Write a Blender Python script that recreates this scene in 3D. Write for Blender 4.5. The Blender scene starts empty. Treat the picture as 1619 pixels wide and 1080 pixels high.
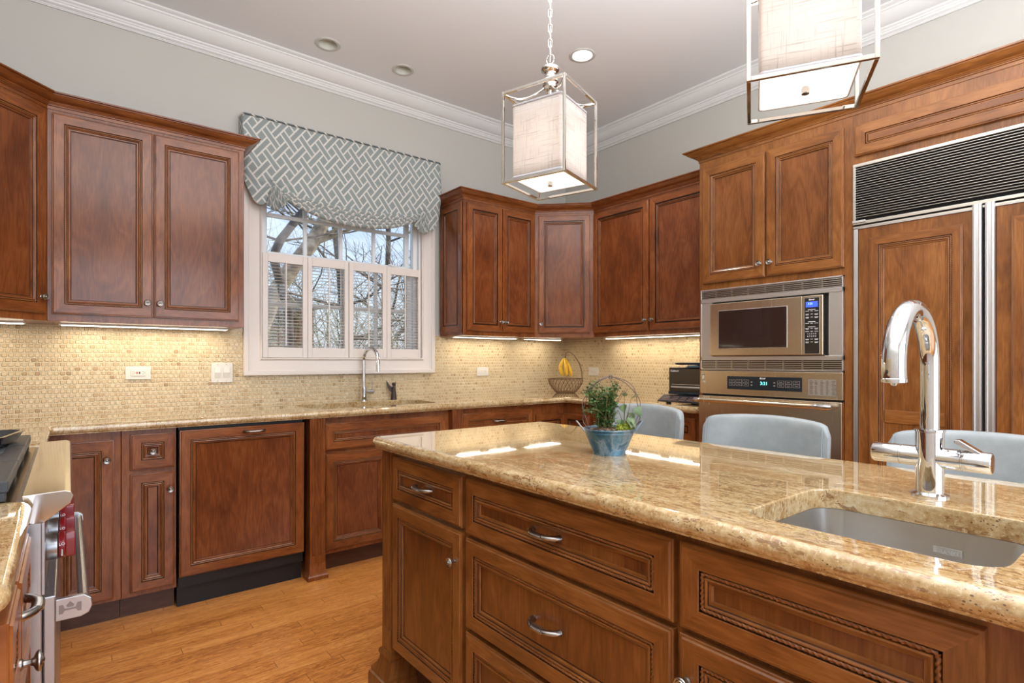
import bpy, math, random
from mathutils import Vector, Matrix, geometry
from math import sin, cos, pi, radians as R
random.seed(7)
SC = bpy.context.scene
COL = SC.collection

# ------------------------------------------------------------------ camera
F_PX = 878.0
cam_d = bpy.data.cameras.new('camera')
cam = bpy.data.objects.new('camera', cam_d); COL.objects.link(cam)
cam_d.sensor_width = 36.0
cam_d.lens = 36.0 * F_PX / 1619.0
cam_d.shift_y = 30.0 / 1619.0
cam_d.clip_start = 0.02
cam.location = (-3.5655, -3.6706, 1.1893)
cam.rotation_euler = (R(90), 0, -R(90 - 51.33))
SC.camera = cam

# ------------------------------------------------------------------ view, world, lights
SC.view_settings.view_transform = 'Standard'
SC.view_settings.look = 'None'
SC.view_settings.gamma = 1.0
SC.view_settings.use_curve_mapping = False
SC.view_settings.exposure = 0.27

world = bpy.data.worlds.new('world'); SC.world = world
world.use_nodes = True
wn = world.node_tree.nodes; wl = world.node_tree.links
wn.clear()
wo = wn.new('ShaderNodeOutputWorld'); bg = wn.new('ShaderNodeBackground')
sky = wn.new('ShaderNodeTexSky')
sky.sky_type = 'NISHITA'; sky.sun_disc = False
sky.sun_elevation = R(38); sky.sun_rotation = R(120); sky.air_density = 1.0; sky.dust_density = 2.0
mixs = wn.new('ShaderNodeMix'); mixs.data_type = 'RGBA'
mixs.inputs[0].default_value = 0.6
mixs.inputs[7].default_value = (1.9, 2.2, 2.9, 1)
wl.new(sky.outputs[0], mixs.inputs[6])
wl.new(mixs.outputs[2], bg.inputs[0])
bg.inputs[1].default_value = 0.30
wl.new(bg.outputs[0], wo.inputs[0])

def lamp(name, kind, loc, energy, color=(1, 1, 1), rot=(0, 0, 0), size=None, size_y=None, **kw):
    d = bpy.data.lights.new(name, kind); d.energy = energy; d.color = color
    if kind == 'AREA':
        d.size = size
        if size_y: d.shape = 'RECTANGLE'; d.size_y = size_y
        if kw.pop('disk', False): d.shape = 'DISK'
    for k, v in kw.items(): setattr(d, k, v)
    o = bpy.data.objects.new(name, d); COL.objects.link(o)
    o.location = loc; o.rotation_euler = rot
    return o

lamp('sun', 'SUN', (5, 8, 12), 3.2, (1, 0.93, 0.82), (R(48), 0, R(100)), angle=R(1))
# daylight through the windows of the back of the room; the two fills after it are added
lamp('back_window_daylight', 'AREA', (-2.15, -6.38, 1.45), 75, (0.82, 0.90, 1.0), (R(90), 0, 0), 3.3, 2.2)
lamp('upward_fill', 'AREA', (-2.65, -3.95, 2.05), 175, (0.94, 0.97, 1.0), (R(180), 0, 0), 2.4, 2.9)  # added unseen fill below the ceiling, aimed up to brighten it
lamp('downward_fill', 'AREA', (-2.3, -3.6, 3.05), 26, (1, 0.95, 0.88), (0, 0, 0), 3.0, 3.4)  # added soft fill just under the ceiling, facing down; no real fixture

# ------------------------------------------------------------------ node helpers
def newmat(name):
    m = bpy.data.materials.new(name); m.use_nodes = True
    return m, m.node_tree.nodes, m.node_tree.links, m.node_tree.nodes['Principled BSDF']

def setp(b, **kw):
    names = dict(base='Base Color', rough='Roughness', metal='Metallic', coat='Coat Weight', coatr='Coat Roughness',
                 trans='Transmission Weight', ior='IOR', spec='Specular IOR Level', ecol='Emission Color',
                 estr='Emission Strength', sheen='Sheen Weight', aniso='Anisotropic', sss='Subsurface Weight', alpha='Alpha')
    for k, v in kw.items():
        if isinstance(v, tuple) and len(v) == 3: v = v + (1,)
        b.inputs[names[k]].default_value = v

def simple(name, base, rough=0.5, metal=0.0, **kw):
    m, n, l, b = newmat(name); setp(b, base=base, rough=rough, metal=metal, **kw); return m

def bump(n, l, b, src, strength, dist):
    bp = n.new('ShaderNodeBump'); bp.inputs['Strength'].default_value = strength; bp.inputs['Distance'].default_value = dist
    l.new(src, bp.inputs['Height']); l.new(bp.outputs[0], b.inputs['Normal']); return bp

def mapping(n, l, kind='Object', scale=(1, 1, 1), loc=(0, 0, 0)):
    tc = n.new('ShaderNodeTexCoord'); mp = n.new('ShaderNodeMapping')
    mp.inputs['Scale'].default_value = scale; mp.inputs['Location'].default_value = loc
    l.new(tc.outputs[kind], mp.inputs[0]); return mp.outputs[0]

def noise(n, l, vec, scale, detail=4, rough=0.5, dist=0.0):
    t = n.new('ShaderNodeTexNoise'); t.inputs['Scale'].default_value = scale
    t.inputs['Detail'].default_value = detail; t.inputs['Roughness'].default_value = rough
    t.inputs['Distortion'].default_value = dist
    l.new(vec, t.inputs['Vector']); return t.outputs['Fac']

def ramp(n, l, fac, stops):
    r = n.new('ShaderNodeValToRGB'); e = r.color_ramp.elements
    while len(e) < len(stops): e.new(0.5)
    for i, (p, c) in enumerate(stops):
        e[i].position = p; e[i].color = tuple(c) + (1,) if len(c) == 3 else c
    l.new(fac, r.inputs[0]); return r.outputs[0]

def math_(n, l, op, a, b=None, c=None):
    t = n.new('ShaderNodeMath'); t.operation = op
    for i, v in enumerate((a, b, c)):
        if v is None: continue
        if isinstance(v, (int, float)): t.inputs[i].default_value = v
        else: l.new(v, t.inputs[i])
    return t.outputs[0]

def mixc(n, l, fac, a, b, blend='MIX'):
    t = n.new('ShaderNodeMix'); t.data_type = 'RGBA'; t.blend_type = blend
    for i, v in ((0, fac), (6, a), (7, b)):
        if isinstance(v, (int, float)): t.inputs[i].default_value = v
        elif isinstance(v, tuple): t.inputs[i].default_value = v + (1,) if len(v) == 3 else v
        else: l.new(v, t.inputs[i])
    return t.outputs[2]

def xyz(n, l, vec):
    s = n.new('ShaderNodeSeparateXYZ'); l.new(vec, s.inputs[0]); return s.outputs

# ------------------------------------------------------------------ materials
def wood_mat(name, dark, mid, light, rough=0.3):
    m, n, l, b = newmat(name)
    uv = mapping(n, l, 'UV', (1, 0.07, 1))
    uv2 = mapping(n, l, 'UV', (1, 0.22, 1))
    uv3 = mapping(n, l, 'UV', (1, 0.45, 1))
    g1 = noise(n, l, uv, 190, 5, 0.6)
    g2 = noise(n, l, uv2, 9, 3, 0.5, 0.6)
    rings = math_(n, l, 'FRACT', math_(n, l, 'MULTIPLY', g2, 7.0))
    rings = math_(n, l, 'ABSOLUTE', math_(n, l, 'SUBTRACT', rings, 0.5))
    bl = noise(n, l, uv3, 5, 3, 0.6, 0.3)
    f = math_(n, l, 'ADD', math_(n, l, 'MULTIPLY', g1, 0.28), math_(n, l, 'MULTIPLY', rings, 0.13))
    f = math_(n, l, 'ADD', f, math_(n, l, 'MULTIPLY', bl, 0.34))
    c = ramp(n, l, f, [(0.19, dark), (0.342, mid), (0.50, light)])
    # base colour from the blended grain, rings and blotches
    l.new(c, b.inputs['Base Color'])
    setp(b, rough=rough, coat=0.42, coatr=0.12, spec=0.25)
    bump(n, l, b, g1, 0.12, 0.0006)
    return m

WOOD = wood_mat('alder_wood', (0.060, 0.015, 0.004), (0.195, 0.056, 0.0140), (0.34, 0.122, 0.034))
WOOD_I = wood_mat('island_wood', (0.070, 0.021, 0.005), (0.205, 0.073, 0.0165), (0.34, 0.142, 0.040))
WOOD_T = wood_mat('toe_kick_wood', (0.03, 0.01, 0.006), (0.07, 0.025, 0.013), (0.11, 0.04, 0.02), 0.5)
PANEL = wood_mat('darker_alder_panel', (0.050, 0.012, 0.004), (0.150, 0.040, 0.0105), (0.26, 0.085, 0.024))  # recessed panels, darker and redder than the frame wood
PANEL_I = wood_mat('darker_island_panel', (0.055, 0.016, 0.005), (0.160, 0.052, 0.0125), (0.27, 0.104, 0.029))  # same darker panel tone for the island wood
DGROOVE = wood_mat('dark_groove_wood', (0.018, 0.006, 0.003), (0.045, 0.015, 0.006), (0.09, 0.032, 0.012))  # darker wood colour for the groove faces of the mouldings
GLAZE = wood_mat('glazed_rope_wood', (0.07, 0.022, 0.007), (0.22, 0.078, 0.022), (0.40, 0.165, 0.055), 0.35)

def granite_mat():
    m, n, l, b = newmat('gold_granite')
    v0 = mapping(n, l, 'Object', (1, 1, 1))
    vs = mapping(n, l, 'Object', (3.4, 0.75, 1.6))
    big = noise(n, l, vs, 3.2, 6, 0.65, 0.8)
    fl = noise(n, l, vs, 38, 6, 0.7, 0.3)
    mid = noise(n, l, v0, 85, 6, 0.7, 0.2)
    f = math_(n, l, 'ADD', math_(n, l, 'MULTIPLY', big, 0.34), math_(n, l, 'MULTIPLY', fl, 0.36))
    f = math_(n, l, 'ADD', f, math_(n, l, 'MULTIPLY', mid, 0.33))
    c = ramp(n, l, f, [(0.36, (0.17, 0.080, 0.028)), (0.45, (0.35, 0.210, 0.082)), (0.53, (0.49, 0.355, 0.180)), (0.62, (0.59, 0.50, 0.33))])
    sp = n.new('ShaderNodeTexVoronoi'); sp.inputs['Scale'].default_value = 190
    vp = mapping(n, l, 'Object', (1.4, 0.7, 1)); l.new(vp, sp.inputs['Vector'])
    gate = noise(n, l, v0, 13, 4, 0.6)
    spot = math_(n, l, 'LESS_THAN', sp.outputs['Distance'], math_(n, l, 'MULTIPLY', math_(n, l, 'SUBTRACT', gate, 0.43), 1.4))
    c = mixc(n, l, math_(n, l, 'MULTIPLY', spot, 0.85), c, (0.075, 0.035, 0.018))
    st = noise(n, l, mapping(n, l, 'Object', (60, 9, 30)), 2.2, 4, 0.6)
    streak = math_(n, l, 'MULTIPLY', math_(n, l, 'GREATER_THAN', st, 0.60), 0.7)
    c = mixc(n, l, streak, c, (0.19, 0.075, 0.025))
    pale = math_(n, l, 'MULTIPLY', math_(n, l, 'GREATER_THAN', noise(n, l, v0, 130, 4, 0.7), 0.60), 0.45)
    c = mixc(n, l, pale, c, (0.70, 0.60, 0.42))
    l.new(c, b.inputs['Base Color'])
    setp(b, rough=0.04, spec=0.7, coat=0.6, coatr=0.01)
    return m
GRANITE = granite_mat()

def tile_mat():
    m, n, l, b = newmat('stone_mosaic_tile')
    o = xyz(n, l, mapping(n, l, 'Object'))
    u = math_(n, l, 'DIVIDE', math_(n, l, 'ADD', o[0], o[1]), 0.0245)
    v = math_(n, l, 'DIVIDE', o[2], 0.0232)
    wob = noise(n, l, mapping(n, l, 'Object'), 22, 2)
    u = math_(n, l, 'ADD', u, math_(n, l, 'MULTIPLY', wob, 0.35))
    v = math_(n, l, 'ADD', v, math_(n, l, 'MULTIPLY', wob, 0.22))
    row = math_(n, l, 'FLOOR', v)
    u = math_(n, l, 'ADD', u, math_(n, l, 'MULTIPLY', math_(n, l, 'FLOORED_MODULO', row, 2.0), 0.5))
    col = math_(n, l, 'FLOOR', u)
    fu = math_(n, l, 'ABSOLUTE', math_(n, l, 'SUBTRACT', math_(n, l, 'FRACT', u), 0.5))
    fv = math_(n, l, 'ABSOLUTE', math_(n, l, 'SUBTRACT', math_(n, l, 'FRACT', v), 0.5))
    p4 = math_(n, l, 'ADD', math_(n, l, 'POWER', math_(n, l, 'MULTIPLY', fu, 2.24), 4.5), math_(n, l, 'POWER', math_(n, l, 'MULTIPLY', fv, 2.34), 4.5))
    mr = n.new('ShaderNodeMapRange'); mr.interpolation_type = 'SMOOTHSTEP'
    mr.inputs['From Min'].default_value = 0.92; mr.inputs['From Max'].default_value = 0.3
    l.new(p4, mr.inputs['Value']); mask = mr.outputs[0]
    cv = n.new('ShaderNodeCombineXYZ'); l.new(col, cv.inputs[0]); l.new(row, cv.inputs[1])
    wn_ = n.new('ShaderNodeTexWhiteNoise'); wn_.noise_dimensions = '2D'; l.new(cv.outputs[0], wn_.inputs['Vector'])
    c = ramp(n, l, wn_.outputs['Value'], [(0.0, (0.62, 0.49, 0.30)), (0.5, (0.55, 0.41, 0.23)), (0.82, (0.50, 0.345, 0.17)), (0.96, (0.43, 0.28, 0.125)), (0.995, (0.30, 0.16, 0.05))])
    vein = noise(n, l, mapping(n, l, 'Object'), 120, 4, 0.6)
    c = mixc(n, l, math_(n, l, 'MULTIPLY', vein, 0.35), c, (0.74, 0.62, 0.44))
    c = mixc(n, l, mask, (0.66, 0.56, 0.385), c)
    l.new(c, b.inputs['Base Color']); setp(b, rough=0.42)
    bump(n, l, b, mask, 1.0, 0.010)
    return m
TILE = tile_mat()

def floor_mat():
    m, n, l, b = newmat('oak_strip_floor')
    o = xyz(n, l, mapping(n, l, 'Object'))
    v = math_(n, l, 'DIVIDE', o[1], 0.057)
    row = math_(n, l, 'FLOOR', v)
    w1 = n.new('ShaderNodeTexWhiteNoise'); w1.noise_dimensions = '1D'; l.new(row, w1.inputs['W'])
    u = math_(n, l, 'ADD', math_(n, l, 'DIVIDE', o[0], 0.85), math_(n, l, 'MULTIPLY', w1.outputs['Value'], 7.0))
    col = math_(n, l, 'FLOOR', u)
    cv = n.new('ShaderNodeCombineXYZ'); l.new(col, cv.inputs[0]); l.new(row, cv.inputs[1])
    w2 = n.new('ShaderNodeTexWhiteNoise'); w2.noise_dimensions = '2D'; l.new(cv.outputs[0], w2.inputs['Vector'])
    cs = n.new('ShaderNodeCombineXYZ')
    l.new(math_(n, l, 'MULTIPLY', o[0], 1.6), cs.inputs[0])
    l.new(math_(n, l, 'ADD', math_(n, l, 'MULTIPLY', o[1], 22), math_(n, l, 'MULTIPLY', w2.outputs['Value'], 30)), cs.inputs[1])
    l.new(math_(n, l, 'MULTIPLY', w2.outputs['Value'], 50), cs.inputs[2])
    g = noise(n, l, cs.outputs[0], 2.6, 7, 0.65, 1.0)
    g2 = math_(n, l, 'ABSOLUTE', math_(n, l, 'SUBTRACT', math_(n, l, 'FRACT', math_(n, l, 'MULTIPLY', g, 7)), 0.5))
    f = math_(n, l, 'ADD', math_(n, l, 'MULTIPLY', w2.outputs['Value'], 0.28), math_(n, l, 'MULTIPLY', g2, 1.15))
    f = math_(n, l, 'ADD', f, math_(n, l, 'MULTIPLY', g, 0.35))
    c = ramp(n, l, f, [(0.18, (0.20, 0.060, 0.012)), (0.36, (0.46, 0.155, 0.030)), (0.65, (0.66, 0.26, 0.058)), (0.95, (0.76, 0.36, 0.10))])
    fv = math_(n, l, 'ABSOLUTE', math_(n, l, 'SUBTRACT', math_(n, l, 'FRACT', v), 0.5))
    fu = math_(n, l, 'ABSOLUTE', math_(n, l, 'SUBTRACT', math_(n, l, 'FRACT', u), 0.5))
    gap = math_(n, l, 'MAXIMUM', math_(n, l, 'GREATER_THAN', fv, 0.488), math_(n, l, 'GREATER_THAN', fu, 0.4985))
    c = mixc(n, l, math_(n, l, 'MULTIPLY', gap, 0.7), c, (0.09, 0.03, 0.01))
    l.new(c, b.inputs['Base Color']); setp(b, rough=0.3, coat=0.3, coatr=0.15)
    bump(n, l, b, math_(n, l, 'SUBTRACT', 1.0, gap), 0.3, 0.0008)
    return m
FLOOR = floor_mat()

def paint(name, col, rough=0.6, sc=180, st=0.06):
    m, n, l, b = newmat(name); setp(b, base=col, rough=rough)
    bump(n, l, b, noise(n, l, mapping(n, l, 'Object'), sc, 3), st, 0.002)
    return m
WALLP = paint('greige_wall_paint', (0.47, 0.455, 0.415))
CEILP = paint('ceiling_paint', (0.72, 0.725, 0.735))
TRIMP = paint('crown_trim_paint', (0.66, 0.655, 0.64), 0.4, 40, 0.02)
WHITE = paint('white_window_paint', (0.72, 0.655, 0.61), 0.35, 40, 0.02)
SASHW = paint('white_sash_paint', (0.75, 0.76, 0.77), 0.35, 40, 0.02)
PLATE = simple('white_switch_plastic', (0.64, 0.61, 0.55), 0.35)

def brushed(name, col, rough=0.28, axis=(2, 2, 300), st=0.05):
    m, n, l, b = newmat(name); setp(b, base=col, rough=rough, metal=1.0)
    g = noise(n, l, mapping(n, l, 'Object', axis), 3, 4, 0.6)
    r = n.new('ShaderNodeMapRange'); r.inputs['To Min'].default_value = rough * 0.8; r.inputs['To Max'].default_value = rough * 1.3
    l.new(g, r.inputs['Value']); l.new(r.outputs[0], b.inputs['Roughness'])
    bump(n, l, b, g, st, 0.0005)
    return m
STEEL = brushed('brushed_stainless', (0.66, 0.62, 0.56))
STEEL_R = brushed('range_stainless', (0.42, 0.43, 0.45), 0.3)
STEEL_O = brushed('oven_stainless', (0.70, 0.60, 0.46), 0.24, (60, 2, 2), 0.03)
STEEL_S = brushed('sink_stainless', (0.56, 0.55, 0.53), 0.30, (40, 40, 2), 0.004)
STEEL_W = simple('satin_aluminium', (0.74, 0.74, 0.75), 0.35, 1.0)
CHROME = simple('chrome', (0.70, 0.72, 0.75), 0.04, 1.0)
POLNI = simple('polished_nickel', (0.58, 0.55, 0.51), 0.07, 1.0)
NICKEL = simple('antique_nickel', (0.33, 0.31, 0.29), 0.26, 1.0)
PEWTER = simple('dark_pewter', (0.22, 0.22, 0.23), 0.3, 1.0)
BLACKP = simple('black_plastic', (0.006, 0.006, 0.007), 0.5)
BLACKG = simple('black_glass', (0.010, 0.009, 0.010), 0.05, 0.0, coat=1.0)
OVGLASS = simple('dark_oven_glass', (0.022, 0.012, 0.010), 0.12, 0.0, coat=0.6)
IRON = paint('cast_iron', (0.035, 0.04, 0.046), 0.42, 300, 0.25)
REDK = simple('red_knob_plastic', (0.17, 0.004, 0.008), 0.3, 0.0, coat=0.5)
WHITEINK = simple('white_print', (0.8, 0.8, 0.8), 0.5)
GREYINK = simple('grey_print', (0.30, 0.28, 0.24), 0.5)
DARKINK = simple('dark_print', (0.07, 0.05, 0.035), 0.5)
BLUELCD = simple('blue_display', (0.02, 0.05, 0.5), 0.3, 0, ecol=(0.06, 0.13, 0.85), estr=0.9)
LCDTXT = simple('display_digits', (0.5, 0.8, 1), 0.4, 0, ecol=(0.45, 0.75, 1.0), estr=0.9)
TEALTXT = simple('teal_digits', (0.2, 0.8, 0.8), 0.4, 0, ecol=(0.15, 0.85, 0.8), estr=1.0)
GRILLB = simple('grille_black', (0.008, 0.008, 0.009), 0.7)
DIFF = simple('lit_diffuser', (0.85, 0.85, 0.83), 0.5, 0, ecol=(1, 0.97, 0.93), estr=0.75)
LENS = simple('lit_under_cabinet_lens', (0.9, 0.88, 0.8), 0.5, 0, ecol=(1, 0.90, 0.72), estr=5.0)
CANLIT = simple('lit_downlight_lens', (0.9, 0.9, 0.9), 0.5, 0, ecol=(1, 0.93, 0.80), estr=6.0)
CANIN = simple('downlight_can', (0.60, 0.60, 0.54), 0.4)
CANTRIM = simple('downlight_trim', (0.52, 0.51, 0.47), 0.5)

def glass_mat():
    m = bpy.data.materials.new('window_glass'); m.use_nodes = True
    n, l = m.node_tree.nodes, m.node_tree.links; n.clear()
    o = n.new('ShaderNodeOutputMaterial'); mx = n.new('ShaderNodeMixShader')
    t = n.new('ShaderNodeBsdfTransparent'); g = n.new('ShaderNodeBsdfGlossy'); g.inputs['Roughness'].default_value = 0.0
    f = n.new('ShaderNodeFresnel'); f.inputs[0].default_value = 1.45
    l.new(f.outputs[0], mx.inputs[0]); l.new(t.outputs[0], mx.inputs[1]); l.new(g.outputs[0], mx.inputs[2]); l.new(mx.outputs[0], o.inputs[0])
    return m
GLASS = glass_mat()

def linen_mat():
    m, n, l, b = newmat('linen_lamp_shade')
    n1 = noise(n, l, mapping(n, l, 'UV', (260, 9, 1)), 1, 2, 0.5)
    n2 = noise(n, l, mapping(n, l, 'UV', (9, 260, 1)), 1, 2, 0.5)
    mx = math_(n, l, 'MAXIMUM', n1, n2)
    c = ramp(n, l, mx, [(0.56, (0.74, 0.69, 0.66)), (0.67, (0.60, 0.55, 0.52)), (0.80, (0.40, 0.355, 0.33))])
    l.new(c, b.inputs['Base Color']); setp(b, rough=0.8)
    tr = n.new('ShaderNodeBsdfTranslucent'); l.new(c, tr.inputs[0])
    ms = n.new('ShaderNodeMixShader'); ms.inputs[0].default_value = 0.4
    l.new(b.outputs[0], ms.inputs[1]); l.new(tr.outputs[0], ms.inputs[2])
    l.new(ms.outputs[0], n['Material Output'].inputs[0])
    return m
LINEN = linen_mat()
SHADETRIM = simple('shade_edge_trim', (0.45, 0.44, 0.47), 0.7)

def fabric_mat():
    m, n, l, b = newmat('lattice_shade_fabric')
    o = xyz(n, l, mapping(n, l, 'UV'))
    a = math_(n, l, 'DIVIDE', o[0], 0.108); c_ = math_(n, l, 'DIVIDE', o[1], 0.138)
    p = math_(n, l, 'ADD', a, c_); q = math_(n, l, 'SUBTRACT', a, c_)
    par = math_(n, l, 'FLOORED_MODULO', math_(n, l, 'ADD', math_(n, l, 'FLOOR', p), math_(n, l, 'FLOOR', q)), 2.0)
    dp = math_(n, l, 'ABSOLUTE', math_(n, l, 'SUBTRACT', math_(n, l, 'FRACT', p), 0.5))
    dq = math_(n, l, 'ABSOLUTE', math_(n, l, 'SUBTRACT', math_(n, l, 'FRACT', q), 0.5))
    w, lw = 0.15, 0.115
    def line(d):   # white outline of a strip: w < d < w+lw
        return math_(n, l, 'MULTIPLY', math_(n, l, 'GREATER_THAN', d, w), math_(n, l, 'LESS_THAN', d, w + lw))
    inp = math_(n, l, 'LESS_THAN', dp, w); inq = math_(n, l, 'LESS_THAN', dq, w)
    lp, lq = line(dp), line(dq)
    # where strip p passes over: its outline wins, strip q's outline is hidden inside it
    overp = math_(n, l, 'MAXIMUM', lp, math_(n, l, 'MULTIPLY', lq, math_(n, l, 'SUBTRACT', 1.0, inp)))
    overq = math_(n, l, 'MAXIMUM', lq, math_(n, l, 'MULTIPLY', lp, math_(n, l, 'SUBTRACT', 1.0, inq)))
    wh = math_(n, l, 'ADD', math_(n, l, 'MULTIPLY', par, overp), math_(n, l, 'MULTIPLY', math_(n, l, 'SUBTRACT', 1.0, par), overq))
    wv = noise(n, l, mapping(n, l, 'UV', (300, 300, 1)), 3, 3)
    g = mixc(n, l, wv, (0.33, 0.385, 0.38), (0.46, 0.51, 0.505))
    c = mixc(n, l, wh, g, (0.88, 0.86, 0.81))
    l.new(c, b.inputs['Base Color']); setp(b, rough=0.75, sheen=0.2)
    tr = n.new('ShaderNodeBsdfTranslucent'); l.new(c, tr.inputs[0])
    ms = n.new('ShaderNodeMixShader'); ms.inputs[0].default_value = 0.38
    l.new(b.outputs[0], ms.inputs[1]); l.new(tr.outputs[0], ms.inputs[2])
    l.new(ms.outputs[0], n['Material Output'].inputs[0])
    return m
FABRIC = fabric_mat()

def leather_mat():
    m, n, l, b = newmat('blue_grey_leather')
    v = mapping(n, l, 'Object')
    c = ramp(n, l, noise(n, l, v, 9, 5, 0.6), [(0.3, (0.25, 0.285, 0.30)), (0.7, (0.35, 0.385, 0.40))])
    l.new(c, b.inputs['Base Color']); setp(b, rough=0.48)
    bump(n, l, b, noise(n, l, v, 240, 3), 0.18, 0.001)
    return m
LEATHER = leather_mat()
STITCH = simple('seam_stitch', (0.30, 0.38, 0.42), 0.6)
DARKWOOD = simple('espresso_stool_leg', (0.05, 0.025, 0.015), 0.35)

def bucket_mat():
    m, n, l, b = newmat('painted_blue_galvanised')
    v = mapping(n, l, 'Object', (1, 1, 1))
    f = noise(n, l, v, 16, 5, 0.6, 0.6)
    c = ramp(n, l, f, [(0.38, (0.02, 0.085, 0.15)), (0.47, (0.05, 0.125, 0.18)), (0.53, (0.19, 0.26, 0.32)), (0.62, (0.06, 0.17, 0.25)), (0.72, (0.27, 0.33, 0.38))])
    l.new(c, b.inputs['Base Color']); setp(b, rough=0.38, metal=0.35)
    wv = noise(n, l, mapping(n, l, 'Object', (1, 1, 260)), 1, 2)
    bump(n, l, b, wv, 0.3, 0.002)
    return m
BUCKET = bucket_mat()
WIRE = simple('rusty_grey_wire', (0.16, 0.12, 0.11), 0.5, 0.6)
BRONZE = simple('bronze_wire', (0.17, 0.10, 0.055), 0.4, 0.7)

def leafm(name, a, b_, sc=30):
    m, n, l, b = newmat(name)
    c = ramp(n, l, noise(n, l, mapping(n, l, 'Object'), sc, 3), [(0.35, a), (0.65, b_)])
    l.new(c, b.inputs['Base Color']); setp(b, rough=0.45); return m
LEAF = leafm('dark_green_leaf', (0.015, 0.06, 0.012), (0.06, 0.16, 0.03))
IVY = leafm('grey_green_leaf', (0.05, 0.10, 0.035), (0.18, 0.25, 0.12))
MOSS = leafm('yellow_green_moss', (0.20, 0.26, 0.02), (0.42, 0.46, 0.06), 90)
STEMM = simple('green_stem', (0.16, 0.14, 0.05), 0.6)
SOIL = leafm('bark_chip_soil', (0.05, 0.03, 0.02), (0.32, 0.22, 0.15), 160)
def banana_mat():
    m, n, l, b = newmat('ripe_banana')
    c = ramp(n, l, noise(n, l, mapping(n, l, 'Object'), 45, 5, 0.7), [(0.28, (0.35, 0.16, 0.01)), (0.40, (0.72, 0.42, 0.02)), (0.7, (0.85, 0.56, 0.04))])
    l.new(c, b.inputs['Base Color']); setp(b, rough=0.45); return m
BANANA = banana_mat()
BANTIP = simple('banana_stem', (0.10, 0.07, 0.02), 0.7)
FIGUR = simple('dark_brown_figurine', (0.035, 0.018, 0.014), 0.4)
BARK_L = leafm('pale_bark', (0.20, 0.15, 0.10), (0.50, 0.42, 0.30), 14)
BARK_D = leafm('dark_bark', (0.05, 0.04, 0.035), (0.15, 0.12, 0.10), 12)
GRASS = leafm('lawn', (0.16, 0.19, 0.06), (0.34, 0.36, 0.15), 3)
BRICK = leafm('orange_brick_wall', (0.48, 0.22, 0.13), (0.62, 0.33, 0.2), 30)
ROOFM = simple('grey_shingle', (0.25, 0.25, 0.27), 0.8)
SHRUB = leafm('bare_shrub_twigs', (0.17, 0.15, 0.09), (0.34, 0.33, 0.20), 8)

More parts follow.
